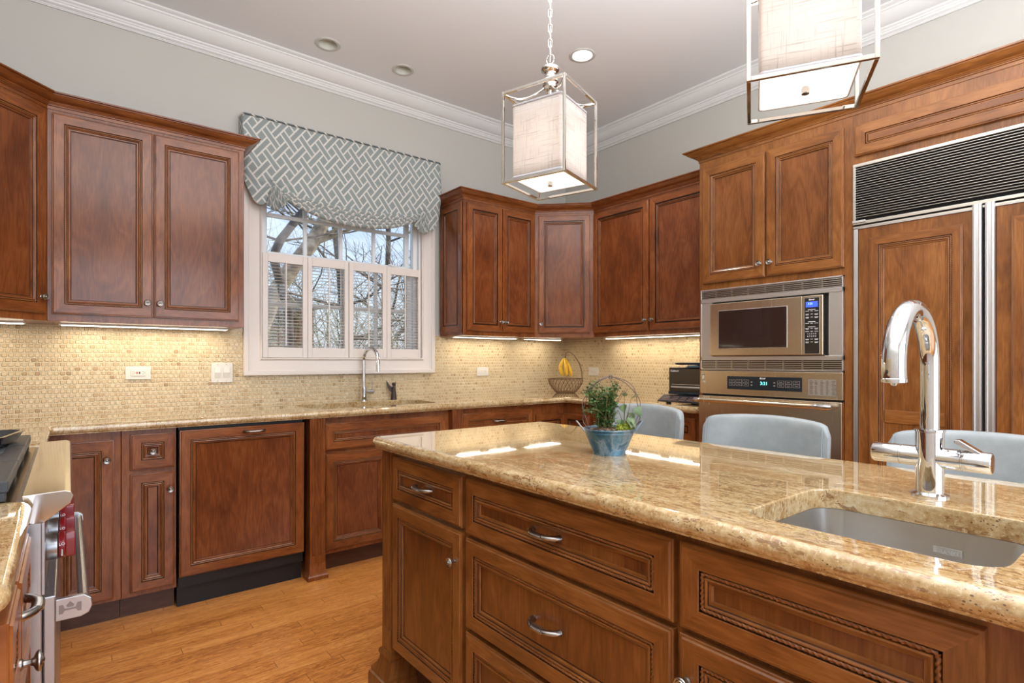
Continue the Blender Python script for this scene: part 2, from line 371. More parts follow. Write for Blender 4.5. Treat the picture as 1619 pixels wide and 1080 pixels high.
# ------------------------------------------------------------------ mesh builder
class MB:
    def __init__(s): s.v = []; s.f = []; s.uv = []; s.m = []
    def add(s, pts): i = len(s.v); s.v += [tuple(p) for p in pts]; return i
    def face(s, idx, uv=None, mat=0): s.f.append(tuple(idx)); s.uv.append(uv); s.m.append(mat)
    def poly(s, pts, uv=None, mat=0): i = s.add(pts); s.face(range(i, i + len(pts)), uv, mat)
    def box(s, x0, x1, y0, y1, z0, z1, grain='z', mat=0):
        if x0 > x1: x0, x1 = x1, x0
        if y0 > y1: y0, y1 = y1, y0
        if z0 > z1: z0, z1 = z1, z0
        P = [(x0, y0, z0), (x1, y0, z0), (x1, y1, z0), (x0, y1, z0), (x0, y0, z1), (x1, y0, z1), (x1, y1, z1), (x0, y1, z1)]
        i = s.add(P); g = 'xyz'.index(grain); ou, ov = random.random() * 5, random.random() * 5
        for f, nax in (((0, 3, 2, 1), 2), ((4, 5, 6, 7), 2), ((0, 1, 5, 4), 1), ((2, 3, 7, 6), 1), ((1, 2, 6, 5), 0), ((3, 0, 4, 7), 0)):
            axs = [a for a in range(3) if a != nax]
            al = g if g in axs else axs[1]
            ac = [a for a in axs if a != al][0]
            s.face([i + k for k in f], [(P[k][ac] + ou, P[k][al] + ov) for k in f], mat)
        return s
    def grid(s, rows, cu=False, cv=False, uvf=None, mat=0, cap0=False, cap1=False):
        n, m = len(rows), len(rows[0]); i = s.add([p for r in rows for p in r])
        for a in range(n if cu else n - 1):
            for b in range(m if cv else m - 1):
                q = [(a, b), (a, b + 1), (a + 1, b + 1), (a + 1, b)]
                s.face([i + (x % n) * m + (y % m) for x, y in q], [uvf(x, y) for x, y in q] if uvf else None, mat)
        if cap0: s.face([i + b for b in range(m)][::-1], None, mat)
        if cap1: s.face([i + (n - 1) * m + b for b in range(m)], None, mat)
        return s
    def tube(s, pts, rad, seg=8, closed=False, mat=0, flat=None, cap=True):
        pts = [Vector(p) for p in pts]; n = len(pts); rows = []; up = None
        for k, p in enumerate(pts):
            if closed: t = pts[(k + 1) % n] - pts[k - 1]
            else: t = pts[min(k + 1, n - 1)] - pts[max(k - 1, 0)]
            if t.length < 1e-9: t = Vector((0, 0, 1))
            t.normalize()
            if up is None:
                up = Vector((0, 0, 1)) if abs(t.z) < 0.9 else Vector((1, 0, 0))
            up = (up - t * up.dot(t))
            if up.length < 1e-6: up = t.orthogonal()
            up.normalize(); sd = t.cross(up)
            r = rad[k] if isinstance(rad, (list, tuple)) else rad
            fl = flat if flat else 1.0
            rows.append([p + up * (cos(2 * pi * j / seg) * r) + sd * (sin(2 * pi * j / seg) * r * fl) for j in range(seg)])
        s.grid(rows, cu=closed, cv=True, mat=mat, cap0=cap and not closed, cap1=cap and not closed)
        return s
    def lathe(s, prof, seg=24, c=(0, 0, 0), axis='z', mat=0, sx=1.0, cap=True):
        rows = []
        for r, h in prof:
            row = []
            for j in range(seg):
                a = 2 * pi * j / seg; x, y = r * cos(a) * sx, r * sin(a)
                if axis == 'z': p = (x, y, h)
                elif axis == 'y': p = (x, h, -y)
                else: p = (h, x, y)
                row.append((p[0] + c[0], p[1] + c[1], p[2] + c[2]))
            rows.append(row)
        s.grid(rows, cv=True, mat=mat, cap0=cap and prof[0][0] > 1e-5, cap1=cap and prof[-1][0] > 1e-5)
        return s
    def prism(s, prof, z0, z1, mat=0, axis='z'):
        def P(a, b, c): return (a, b, c) if axis == 'z' else ((a, c, b) if axis == 'y' else (c, a, b))
        n = len(prof); i = s.add([P(x, y, z0) for x, y in prof] + [P(x, y, z1) for x, y in prof])
        acc = 0
        for k in range(n):
            k2 = (k + 1) % n; L = math.hypot(prof[k2][0] - prof[k][0], prof[k2][1] - prof[k][1])
            s.face((i + k, i + k2, i + n + k2, i + n + k), [(acc, z0), (acc + L, z0), (acc + L, z1), (acc, z1)], mat); acc += L
        s.face([i + k for k in range(n)][::-1], [(prof[k][0], prof[k][1]) for k in range(n)][::-1], mat)
        s.face([i + n + k for k in range(n)], [(prof[k][0], prof[k][1]) for k in range(n)], mat)
        return s
    def xform(s, M):
        s.v = [tuple(M @ Vector(p)) for p in s.v]; return s
    def mesh(s, name, mats, smooth=35):
        me = bpy.data.meshes.new(name); me.from_pydata([tuple(p) for p in s.v], [], s.f)
        uvl = me.uv_layers.new(name='UVMap'); k = 0; data = []
        for fi, f in enumerate(s.f):
            u = s.uv[fi]
            for j, vi in enumerate(f):
                if u: data += [u[j][0], u[j][1]]
                else:
                    p = s.v[vi]; data += [p[0] + p[1], p[2]]
        uvl.data.foreach_set('uv', data)
        if not isinstance(mats, (list, tuple)): mats = [mats]
        for m in mats: me.materials.append(m)
        if len(mats) > 1: me.polygons.foreach_set('material_index', s.m)
        me.update()
        if smooth:
            me.polygons.foreach_set('use_smooth', [True] * len(s.f)); me.set_sharp_from_angle(angle=R(smooth))
        return me

def fixn(me):
    import bmesh
    b = bmesh.new(); b.from_mesh(me); bmesh.ops.recalc_face_normals(b, faces=b.faces); b.to_mesh(me); b.free()

def obj(name, mb, mats, parent=None, loc=(0, 0, 0), rot=(0, 0, 0), smooth=35, bevel=None, label=None, world=False, seg=2, fix=True):
    if isinstance(mb, MB):
        if world and parent is not None:
            M = Matrix.Translation(parent.location) @ parent.rotation_euler.to_matrix().to_4x4()
            mb.xform(M.inverted())
        me = mb.mesh(name, mats, None)
        if fix: fixn(me)
        if smooth:
            me.polygons.foreach_set('use_smooth', [True] * len(me.polygons)); me.set_sharp_from_angle(angle=R(smooth))
    else: me = mb
    o = bpy.data.objects.new(name, me); COL.objects.link(o)
    o.location = loc; o.rotation_euler = rot
    if parent is not None: o.parent = parent
    if bevel:
        md = o.modifiers.new('bevel', 'BEVEL'); md.width = bevel; md.segments = seg; md.limit_method = 'ANGLE'; md.angle_limit = R(40)
    if label: o['label'] = label
    return o

def tag(o, label, cat, group=None):
    o['label'] = label; o['category'] = cat
    if group: o['group'] = group
    return o

def thing(name, label, cat, loc=(0, 0, 0), rz=0.0, group=None):
    o = bpy.data.objects.new(name, None); COL.objects.link(o); o.empty_display_size = 0.05
    o.location = loc; o.rotation_euler = (0, 0, rz)
    return tag(o, label, cat, group)

def struct(name, mb, mats, **kw):
    o = obj(name, mb, mats, **kw)
    if kw.get('parent') is None: o['kind'] = 'structure'
    return o

def text(name, body, size, mat, parent, loc, rot, extrude=0.0004, align='CENTER', bold=False):
    c = bpy.data.curves.new(name, 'FONT'); c.body = body; c.size = size; c.extrude = extrude
    c.align_x = align; c.align_y = 'CENTER'
    if bold: c.offset = size * 0.02
    t = bpy.data.objects.new(name, c); COL.objects.link(t)
    dg = bpy.context.evaluated_depsgraph_get()
    me = bpy.data.meshes.new_from_object(t.evaluated_get(dg))
    me.materials.clear(); me.materials.append(mat)
    bpy.data.objects.remove(t)
    o = bpy.data.objects.new(name, me); COL.objects.link(o); o.parent = parent; o.location = loc; o.rotation_euler = rot
    return o

def round_poly(pts, rad, seg=6):
    out = []; n = len(pts)
    for k in range(n):
        r = rad[k] if isinstance(rad, (list, tuple)) else rad
        p = Vector(pts[k]); a = Vector(pts[k - 1]); b = Vector(pts[(k + 1) % n])
        if r < 1e-5: out.append(tuple(p)); continue
        da = (a - p).normalized(); db = (b - p).normalized()
        ang = da.angle(db); d = r / math.tan(ang / 2)
        c = p + (da + db).normalized() * (r / sin(ang / 2))
        s0 = p + da * d - c; s1 = p + db * d - c
        a0 = math.atan2(s0.y, s0.x); a1 = math.atan2(s1.y, s1.x); dd = (a1 - a0 + pi) % (2 * pi) - pi
        for j in range(seg + 1):
            t = a0 + dd * j / seg; out.append((c.x + r * cos(t), c.y + r * sin(t)))
    return out

def inset_poly(pts, d):
    """pts counter-clockwise, d inward"""
    n = len(pts); out = []
    for k in range(n):
        p = Vector(pts[k]); a = Vector(pts[k - 1]); b = Vector(pts[(k + 1) % n])
        e0 = (p - a).normalized(); e1 = (b - p).normalized()
        n0 = Vector((-e0.y, e0.x)); n1 = Vector((-e1.y, e1.x))
        m = n0 + n1; L = m.dot(n0)
        out.append(tuple(p + m * (d / max(L, 0.3))))
    return out

def slab(outer, holes, z, prof, hole_depth=0.04):
    """stone top: outer CCW outline, moulded edge prof = [(inset, dz)] from the top down; holes CCW outlines with a rounded rim"""
    mb = MB(); rings = [[(x, y, z + dz) for x, y in inset_poly(outer, i)] for i, dz in prof]
    mb.grid(rings, cv=True)
    top = [Vector((p[0], p[1], 0)) for p in rings[0]]
    loops = [top]; pts = [p for p in rings[0]]
    for h in holes:
        hr = [[(x, y, z + dz) for x, y in inset_poly(h, -i)] for i, dz in ((0.004, 0), (0.001, -0.0015), (0, -0.005), (0, -hole_depth))]
        mb.grid(hr, cv=True)
        loops.append([Vector((p[0], p[1], 0)) for p in hr[0]]); pts += hr[0]
    tris = geometry.tessellate_polygon(loops)
    i = mb.add(pts)
    for t in tris: mb.face([i + k for k in t])
    bl = [[Vector((p[0], p[1], 0)) for p in rings[-1]]]; bp = list(rings[-1])
    for h in holes:
        bl.append([Vector((x, y, 0)) for x, y in h]); bp += [(x, y, z - hole_depth) for x, y in h]
    i = mb.add(bp)
    for t in geometry.tessellate_polygon(bl): mb.face([i + k for k in t][::-1])
    return mb

def weld(o, d=0.00005):
    import bmesh
    me = o.data; b = bmesh.new(); b.from_mesh(me)
    bmesh.ops.remove_doubles(b, verts=b.verts, dist=d); bmesh.ops.recalc_face_normals(b, faces=b.faces)
    b.to_mesh(me); b.free(); me.polygons.foreach_set('use_smooth', [True] * len(me.polygons)); me.set_sharp_from_angle(angle=R(40))

def sweep(path, prof, seg_idx, grain_off=0.0):
    """moulding along a plan path; prof = [(out, z)], outward is the right-hand side of travel; only segment seg_idx, mitred"""
    n = len(path); P = [Vector(p) for p in path]
    def mitre(k):
        es = []
        if k > 0: es.append((P[k] - P[k - 1]).normalized())
        if k < n - 1: es.append((P[k + 1] - P[k]).normalized())
        ns = [Vector((e.y, -e.x)) for e in es]; m = sum(ns, Vector((0, 0)))
        return m / m.dot(ns[0])
    a, b = P[seg_idx], P[seg_idx + 1]; ma, mb_ = mitre(seg_idx), mitre(seg_idx + 1)
    L = (b - a).length; mb = MB(); acc = 0; m = len(prof); d = [0]
    for k in range(1, m + 1):
        acc += math.hypot(prof[k % m][0] - prof[k - 1][0], prof[k % m][1] - prof[k - 1][1]); d.append(acc)
    rows = [[(a.x + ma.x * o, a.y + ma.y * o, z) for o, z in prof], [(b.x + mb_.x * o, b.y + mb_.y * o, z) for o, z in prof]]
    mb.grid(rows, cv=True, uvf=lambda i, j: (d[j] + grain_off, i * L), cap0=True, cap1=True)
    return mb

# ------------------------------------------------------------------ joinery
def front_mesh(w, h, fw=0.045, slab_=0.02, grain='z'):
    """mitred frame, stepped moulding and recessed panel, x 0..w, z 0..h, back at y=0, face at y=-slab_"""
    T = slab_
    rings = [(0, 0), (0, -T + 0.006), (0.0015, -T + 0.004), (0.005, -T + 0.0035), (0.0075, -T), (fw - 0.001, -T), (fw, -T + 0.0015), (fw, -T + 0.008), (fw + 0.010, -T + 0.008), (fw + 0.0105, -T + 0.003),
             (fw + 0.013, -T + 0.002), (fw + 0.016, -T + 0.004), (fw + 0.017, -T + 0.0075), (fw + 0.022, -T + 0.008), (fw + 0.024, -T + 0.012), (fw + 0.027, -T + 0.013)]
    if T < 0.02: rings = [(i, -T + (y + T) * T / 0.0205) if y > -T else (i, y) for i, y in rings]
    mx = min(w, h) / 2 - 0.012
    rings = [(i, y) for i, y in rings if i < mx]
    mb = MB(); ou, ov = random.random() * 9, random.random() * 9
    R_ = [[(i, y, i), (w - i, y, i), (w - i, y, h - i), (i, y, h - i)] for i, y in rings]
    idx = [mb.add(r) for r in R_]
    for a in range(len(R_) - 1):
        for k in range(4):
            k2 = (k + 1) % 4; q = [(a, k), (a, k2), (a + 1, k2), (a + 1, k)]
            pts = [R_[x][y] for x, y in q]
            if k in (0, 2): uv = [(p[2] + ou + k, p[0] + ov) for p in pts]
            else: uv = [(p[0] + ou + k, p[2] + ov) for p in pts]
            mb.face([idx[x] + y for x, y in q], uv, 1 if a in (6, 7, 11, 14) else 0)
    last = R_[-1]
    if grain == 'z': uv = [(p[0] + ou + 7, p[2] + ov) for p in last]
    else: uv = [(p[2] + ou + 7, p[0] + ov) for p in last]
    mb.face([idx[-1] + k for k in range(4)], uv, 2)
    mb.face([idx[0] + k for k in (3, 2, 1, 0)], [(p[0], p[2]) for p in R_[0]][::-1])
    return mb

def rope_mesh(w, h, fw, slab_=0.02, step=0.0045, pitch=0.0095):
    mb = MB(); c = fw + 0.005; y = -slab_ + 0.006; r = 0.0045
    cor = [(c, c), (w - c, c), (w - c, h - c), (c, h - c)]
    for k in range(4):
        a = Vector(cor[k]); b = Vector(cor[(k + 1) % 4]); L = (b - a).length; t = (b - a) / L; nrm = Vector((-t.y, t.x))
        n = max(2, int(L / step)); rows = []
        for j in range(n + 1):
            s_ = L * j / n; ph = s_ / pitch * pi; row = []
            for q in range(8):
                an = 2 * pi * q / 8; rr = r * (0.80 + 0.28 * cos(2 * (an - ph)))
                pt = a + t * s_ + nrm * (cos(an) * rr); row.append((pt.x, y - sin(an) * rr, pt.y))
            rows.append(row)
        mb.grid(rows, cv=True, uvf=lambda i, j: (j * 0.01, i * 0.004))
    return mb

_knob = None
def knob_mesh():
    global _knob
    if _knob is None:
        mb = MB()
        pr = [(0.0085, 0), (0.0085, -0.002), (0.0055, -0.004), (0.0048, -0.012), (0.006, -0.015), (0.013, -0.018), (0.0152, -0.0205), (0.0152, -0.0225), (0.0135, -0.0245),
              (0.0115, -0.0235), (0.0105, -0.0235), (0.009, -0.0255), (0.0065, -0.0245), (0.0055, -0.0245), (0.004, -0.0275), (0.0001, -0.0285)]
        mb.lathe(pr, 20, axis='y'); me = mb.mesh('knob', NICKEL, None); fixn(me)
        me.polygons.foreach_set('use_smooth', [True] * len(me.polygons)); me.set_sharp_from_angle(angle=R(50)); _knob = me
    return _knob
_pull = {}
def pull_mesh(L=0.098, mat=None):
    key = (L, mat.name)
    if key not in _pull:
        mb = MB(); n = 22; pts = []; rr = []
        for j in range(n + 1):
            t = j / n; x = (t - 0.5) * L
            y = -0.026 * (1 - abs(2 * t - 1) ** 3.2) - 0.004 if 0 < j < n else 0
            pts.append((x * (1 if 0 < j < n else 0.97), y, 0)); rr.append(0.0056 + 0.0016 * (abs(2 * t - 1) ** 2))
        mb.tube(pts, rr, 10, flat=1.35)
        for j in range(7, 16):      # twisted centre: raised collars
            t = (j + .0) / n; x = (t - .5) * L; y = -0.026 * (1 - abs(2 * t - 1) ** 3.2) - 0.004
            mb.tube([(x - 0.0016, y, -0.001), (x + 0.0016, y, 0.001)], 0.0070, 10, flat=1.3)
        for s_ in (-1, 1): mb.lathe([(0.0075, 0), (0.0075, -0.002), (0.005, -0.005)], 12, (s_ * L * 0.485, 0, 0), 'y')
        me = mb.mesh('pull', mat, None); fixn(me); me.polygons.foreach_set('use_smooth', [True] * len(me.polygons)); me.set_sharp_from_angle(angle=R(50)); _pull[key] = me
    return _pull[key]

def add_front(cab, kind, x0, x1, z0, z1, y=0.0, hw=None, wood=None, fw=0.045, rope=True, tilt=0.0, step=0.0045, zbase=0.0, grain='z'):
    """front in cabinet-local coordinates; hw = ('knob'|'pull', x, z) in the same coordinates"""
    wood = wood or WOOD; w, h = x1 - x0, z1 - z0
    d = obj(kind, front_mesh(w, h, fw, grain=grain), [wood, DGROOVE, PANEL_I if wood is WOOD_I else PANEL], cab, (x0, y, z0 - zbase), (tilt, 0, 0), smooth=14, fix=True)
    if rope: obj('rope_molding', rope_mesh(w, h, fw, step=step), GLAZE, d, smooth=60)
    if hw:
        k, hx, hz = hw[:3]
        yy = -0.02 if (hx - x0 < fw or x1 - hx < fw or hz - z0 < fw or z1 - hz < fw) else -0.007
        if k == 'knob': obj('knob', knob_mesh(), None, d, (hx - x0, yy, hz - z0))
        elif k == 'pull': obj('pull', pull_mesh(0.098, NICKEL), None, d, (hx - x0, yy, hz - z0), (0, 0, 0))
    return d

def fluted(x0, x1, y0, y1, z0, z1, n=4, face=-1):
    """pilaster prism with reeds on its y0 face"""
    w = x1 - x0; m = 0.010; fl = (w - 2 * m) / n; prof = [(x0, y1), (x0, y0), (x0 + m, y0)]
    for k in range(n):
        a = x0 + m + k * fl
        for j in range(1, 6):
            t = j / 6.0; prof.append((a + fl * t, y0 + 0.005 * sin(pi * t)))
        prof.append((a + fl, y0))
    prof += [(x1, y0), (x1, y1)]
    return MB().prism(prof[::-1], z0, z1)

CROWN = [(0.0, 2.352), (0.004, 2.352), (0.004, 2.366), (0.010, 2.368), (0.010, 2.372), (0.014, 2.373), (0.016, 2.377), (0.020, 2.378), (0.023, 2.382), (0.030, 2.384),
         (0.040, 2.388), (0.049, 2.394), (0.056, 2.401), (0.060, 2.404), (0.060, 2.408), (0.070, 2.409), (0.072, 2.415), (0.0, 2.415)]
ZU0, ZU1 = 1.372, 2.36

# ------------------------------------------------------------------ room shell
XL, XR, YB, ZC = -4.28, 0.0, -6.45, 3.12
WX0, WX1, WZ0, WZ1 = -2.625, -1.505, 1.205, 2.46
struct('floor', MB().box(XL - .15, XR + .15, YB - .15, 0.18, -0.06, 0.0), FLOOR, smooth=None)

def circle(cx, cy, r, n=28): return [(cx + r * cos(2 * pi * k / n), cy + r * sin(2 * pi * k / n)) for k in range(n)]
CANS = [(-2.325, -0.322, 0.057), (-1.825, -0.336, 0.055), (-1.022, -1.205, 0.064)]
mb = MB(); o4 = [(XL - .15, YB - .15), (XR + .15, YB - .15), (XR + .15, 0.18), (XL - .15, 0.18)]
loops = [[Vector((x, y, 0)) for x, y in o4]]; pts = [(x, y, ZC) for x, y in o4]
for cx, cy, r in CANS:
    c = circle(cx, cy, r + 0.0005); loops.append([Vector((x, y, 0)) for x, y in c]); pts += [(x, y, ZC) for x, y in c]
i = mb.add(pts)
for t in geometry.tessellate_polygon(loops): mb.face([i + k for k in t])
struct('ceiling', mb, CEILP, smooth=None)
struct('ceiling_slab', MB().box(XL - .15, XR + .15, YB - .15, 0.18, ZC + 0.12, ZC + 0.2), CEILP, smooth=None).name = 'ceiling.001'

mb = MB(); TW = 0.16
mb.box(XL - .15, WX0, 0, TW, 0, ZC + .13); mb.box(WX1, XR + .15, 0, TW, 0, ZC + .13); mb.box(WX0, WX1, 0, TW, 0, WZ0); mb.box(WX0, WX1, 0, TW, WZ1, ZC + .13)
struct('wall_front', mb, WALLP, smooth=None)
struct('wall_right', MB().box(0, 0.15, YB, 0, 0, ZC + .13), WALLP, smooth=None)
struct('wall_left', MB().box(XL - .15, XL, YB, 0, 0, ZC + .13), WALLP, smooth=None)
mb = MB(); mb.box(XL, -3.82, YB - .15, YB, 0, ZC); mb.box(-3.82, -0.48, YB - .15, YB, 0, 0.33); mb.box(-3.82, -0.48, YB - .15, YB, 2.57, ZC); mb.box(-0.48, XR, YB - .15, YB, 0, ZC)
struct('wall_back', mb, WALLP, smooth=None)
mb = MB(); mb.box(-3.82, -0.48, YB - .05, YB - .03, 0.33, 2.57)
struct('window_2', mb, GLASS, smooth=None)

CC = [(0, 2.985), (0.010, 2.985), (0.010, 2.990), (0.013, 2.991), (0.013, 2.996), (0.018, 2.998), (0.024, 3.004), (0.026, 3.012), (0.030, 3.013), (0.030, 3.022), (0.038, 3.028), (0.040, 3.036), (0.047, 3.038),
      (0.058, 3.044), (0.072, 3.055), (0.086, 3.070), (0.096, 3.086), (0.099, 3.090), (0.104, 3.091), (0.106, 3.100), (0.115, 3.104), (0.122, 3.110), (0.122, 3.1195), (0, 3.1195)]
cpath = [(XL, YB), (XL, 0), (XR, 0), (XR, YB)]
for k in range(3):
    struct('trim_%d' % (k + 1), sweep(cpath, CC, k), TRIMP, smooth=30)

# backsplash: tile panels fixed to the walls
mb = MB(); T_ = 0.008
mb.box(XL, -2.732, -T_, 0, 0.90, 1.378); mb.box(-2.732, -1.397, -T_, 0, 0.90, 1.102); mb.box(-1.397, 0, -T_, 0, 0.90, 1.378); 
mb.box(-T_, 0, -1.80, -T_, 0.90, 1.378); mb.box(XL, XL + T_, -3.2, -T_, 0.90, 1.60)
o = struct('trim_4', mb, TILE, smooth=None); 

# ------------------------------------------------------------------ window 1
def rect_ring(x0, x1, z0, z1, prof, ax_y=0.0):
    """picture-frame moulding around a rectangle: prof = [(outward from opening, y)]"""
    mb = MB(); rows = []
    for o_, y in prof: rows.append([(x0 - o_, y, z0 - o_), (x1 + o_, y, z0 - o_), (x1 + o_, y, z1 + o_), (x0 - o_, y, z1 + o_)])
    rows2 = [[r[k] for r in rows] for k in range(4)]
    mb.grid(rows2, cu=True, cv=True); return mb
win = bpy.data.objects.new('window_1', None); COL.objects.link(win); win['kind'] = 'structure'; win.location = (-2.065, 0, 1.1)
casing = [(0.0, 0.0), (0.0, -0.026), (0.006, -0.030), (0.012, -0.026), (0.016, -0.020), (0.070, -0.022), (0.078, -0.024), (0.082, -0.031), (0.100, -0.034), (0.107, -0.032), (0.107, 0.0)]
obj('window_casing', rect_ring(WX0, WX1, WZ0, WZ1, casing), WHITE, win, world=True, smooth=30)
# jamb liner
mb = MB(); mb.box(WX0, WX0 + .012, 0.0, 0.13, WZ0, WZ1); mb.box(WX1 - .012, WX1, 0, 0.13, WZ0, WZ1); mb.box(WX0, WX1, 0, 0.13, WZ0, WZ0 + .02); mb.box(WX0, WX1, 0, 0.13, WZ1 - .02, WZ1)
mb.box(WX1 - .045, WX1 - .012, 0.03, 0.05, WZ0, WZ1); mb.box(WX1 - .03, WX1 - .012, 0.065, 0.075, WZ0, WZ1); mb.box(WX0 + .012, WX0 + .03, 0.03, 0.05, WZ0, WZ1)
obj('window_jamb', mb, SASHW, win, world=True, smooth=None, bevel=0.002)
def sash(name, x0, x1, z0, z1, y, zm):
    mb = MB(); s_ = 0.036; d = 0.03
    mb.box(x0, x0 + s_, y, y + d, z0, z1); mb.box(x1 - s_, x1, y, y + d, z0, z1); mb.box(x0 + s_, x1 - s_, y, y + d, z0, z0 + .045); mb.box(x0 + s_, x1 - s_, y, y + d, z1 - .035, z1)
    W = (x1 - x0 - 2 * s_) / 4
    for k in (1, 2, 3):
        xc = x0 + s_ + k * W; mb.box(xc - .012, xc + .012, y + .004, y + .026, z0 + .045, z1 - .035)
    mb.box(x0 + s_, x1 - s_, y + .003, y + .027, zm - .012, zm + .012)
    f = obj(name, mb, SASHW, win, world=True, smooth=None, bevel=0.003)
    obj('window_pane', MB().box(x0 + s_ - .002, x1 - s_ + .002, y + .013, y + .016, z0 + .02, z1 - .02), GLASS, f, smooth=None,
        loc=(-win.location.x, -win.location.y, -win.location.z))
    return f
sash('upper_sash', WX0 + .02, WX1 - .05, 1.845, 2.44, 0.085, 2.125)
sash('lower_sash', WX0 + .02, WX1 - .05, 1.225, 1.875, 0.05, 1.553)
mb = MB(); mb.lathe([(0.018, 0), (0.018, 0.006), (0.008, 0.01), (0.008, 0.016)], 14, (-1.70, 0.062, 1.875)); mb.box(-1.735, -1.69, 0.055, 0.07, 1.885, 1.892)
obj('sash_lock', mb, SASHW, win, world=True)

# shutters: four folding panels on the lower half
SH = [(-2.619, -2.343, -2.588, -2.374, 'leftmost'), (-2.341, -2.066, -2.313, -2.094, 'a'), (-2.062, -1.783, -2.031, -1.815, 'b'), (-1.781, -1.509, -1.751, -1.53, 'rightmost')]
shlab = ['white louvred window shutter, leftmost of four, brick house seen through it', 'white louvred window shutter, second from left, tree trunk behind it',
         'white louvred window shutter, third from left, behind the sink faucet', 'white louvred window shutter, rightmost of the four panels']
lou = MB()
for (x0, x1, a, b, _), lb in zip(SH, shlab):
    t = thing('window_shutter', lb, 'shutter', (x0, 0.002, 1.207), 0, 'louvred shutters over the lower window')
    y0, y1 = -0.012, 0.012; z0, z1 = 1.207, 1.862; lz0, lz1 = 1.272, 1.808
    mb = MB(); mb.box(x0, a, y0, y1, z0, z1); mb.box(b, x1, y0, y1, z0, z1); mb.box(a, b, y0, y1, z0, lz0); mb.box(a, b, y0, y1, lz1, z1)
    obj('shutter_frame', mb, WHITE, t, world=True, smooth=None, bevel=0.002)
    n = 26; p = (lz1 - lz0) / n; w = b - a
    lm = MB().lathe([(0.0001, 0), (0.0135, 0), (0.0135, w - .002), (0.0001, w - .002)], 10, axis='x')
    lm.v = [(v[0], v[1], v[2] * 0.16) for v in lm.v]; me = lm.mesh('louver', WHITE, None); fixn(me)
    me.polygons.foreach_set('use_smooth', [True] * len(me.polygons)); me.set_sharp_from_angle(angle=R(60))
    for k in range(n): obj('louver', me, None, t, (a + .001 - x0, 0, lz0 + (k + .5) * p - 1.207), (R(5), 0, 0))
    xc = (a + b) / 2; obj('tilt_rod', MB().box(xc - .0035, xc + .0035, -0.021, -0.014, lz0 + .01, lz1 + 0.005), WHITE, t, world=True, smooth=None)

# ------------------------------------------------------------------ roman shade
sh = thing('roman_shade', 'grey and cream lattice roman shade with swagged bottom above the sink window', 'window shade', (-2.067, -0.035, 2.667), 0)
SX0, SX1, SZT = -2.752, -1.382, 2.664
GL, GR, GZ = -2.575, -1.535, 2.265
def zbot(x):
    if x < GL:
        t = (x - SX0) / (GL - SX0); return 2.30 * (1 - t) + (GZ - 0.03) * t - 0.135 * sin(pi * min(1, t * 1.0)) ** 0.9
    if x > GR:
        t = (SX1 - x) / (SX1 - GR); return 2.30 * (1 - t) + (GZ - 0.03) * t - 0.12 * sin(pi * t) ** 0.9
    t = (x - GL) / (GR - GL); return GZ - 0.02 - 0.105 * (1 - (2 * t - 1) ** 2) ** 0.8
mb = MB(); NU, NV = 180, 60; rows = []
for j in range(NV + 1):
    row = []
    for i in range(NU + 1):
        x = SX0 + (SX1 - SX0) * i / NU; zb = zbot(x); t = j / NV; z = SZT + (zb - SZT) * t
        y = -0.088 - 0.018 * sin(pi * min(1, t * 1.05)) * t
        for gx in (GL, GR):
            dx, dz = x - gx, z - GZ; r = math.hypot(dx, dz); a = math.atan2(dx, dz)
            y += 0.010 * math.exp(-r / 0.09) * cos(a * 11) * min(1, r / .02)
            y -= 0.030 * math.exp(-((dx) / 0.10) ** 2) * t ** 6 * 0.5
        if x < GL or x > GR:
            ed = (GL - x) / (GL - SX0) if x < GL else (x - GR) / (SX1 - GR)
            y -= 0.028 * sin(pi * t) ** 2 * ed * t * 0.6
        edge = min(x - SX0, SX1 - x)
        if edge < 0.02: y += (1 - edge / .02) * 0.010
        row.append((x, y, z))
    rows.append(row)
mb.grid(rows, uvf=lambda a, b: (rows[a][b][0], rows[a][b][2]))
o = obj('shade_panel', mb, FABRIC, sh, world=True, smooth=80); md = o.modifiers.new('solid', 'SOLIDIFY'); md.thickness = 0.003
mb = MB()
for xs in (SX0, SX1):
    s_ = 1 if xs == SX0 else -1
    rows2 = [[(xs + s_ * 0.002 * sin(k), -0.078 + 0.078 * k / 5, SZT + (2.30 + 0.0 * k - SZT) * j / 12) for k in range(6)] for j in range(13)]
    mb.grid(rows2, uvf=lambda a, b: (rows2[a][b][1], rows2[a][b][2]))
o = obj('side_return', mb, FABRIC, sh, world=True, smooth=80); md = o.modifiers.new('solid', 'SOLIDIFY'); md.thickness = 0.003
# piping cord on the top edge, wrapped in the same cloth
mb = MB(); pts = [(SX0, -0.004, SZT), (SX0, -0.082, SZT), (SX0 + .01, -0.090, SZT)] + [(SX0 + (SX1 - SX0) * k / 30, -0.092, SZT) for k in range(1, 30)] + [(SX1 - .01, -0.090, SZT), (SX1, -0.082, SZT), (SX1, -0.004, SZT)]
mb.tube(pts, 0.006, 8)
def cordmat():
    m, n, l, b = newmat('striped_cord'); o_ = xyz(n, l, mapping(n, l, 'Object'))
    f = math_(n, l, 'FRACT', math_(n, l, 'MULTIPLY', math_(n, l, 'ADD', o_[0], math_(n, l, 'MULTIPLY', o_[2], 1.5)), 16))
    l.new(mixc(n, l, math_(n, l, 'GREATER_THAN', f, 0.78), (0.10, 0.12, 0.12), (0.66, 0.62, 0.55)), b.inputs['Base Color']); setp(b, rough=.8); return m
obj('piping_cord', mb, cordmat(), sh, world=True, smooth=60)
mb = MB().box(SX0 + .004, SX1 - .004, -0.08, -0.001, SZT - .03, SZT - .004); obj('mounting_board', mb, WHITE, sh, world=True, smooth=None)
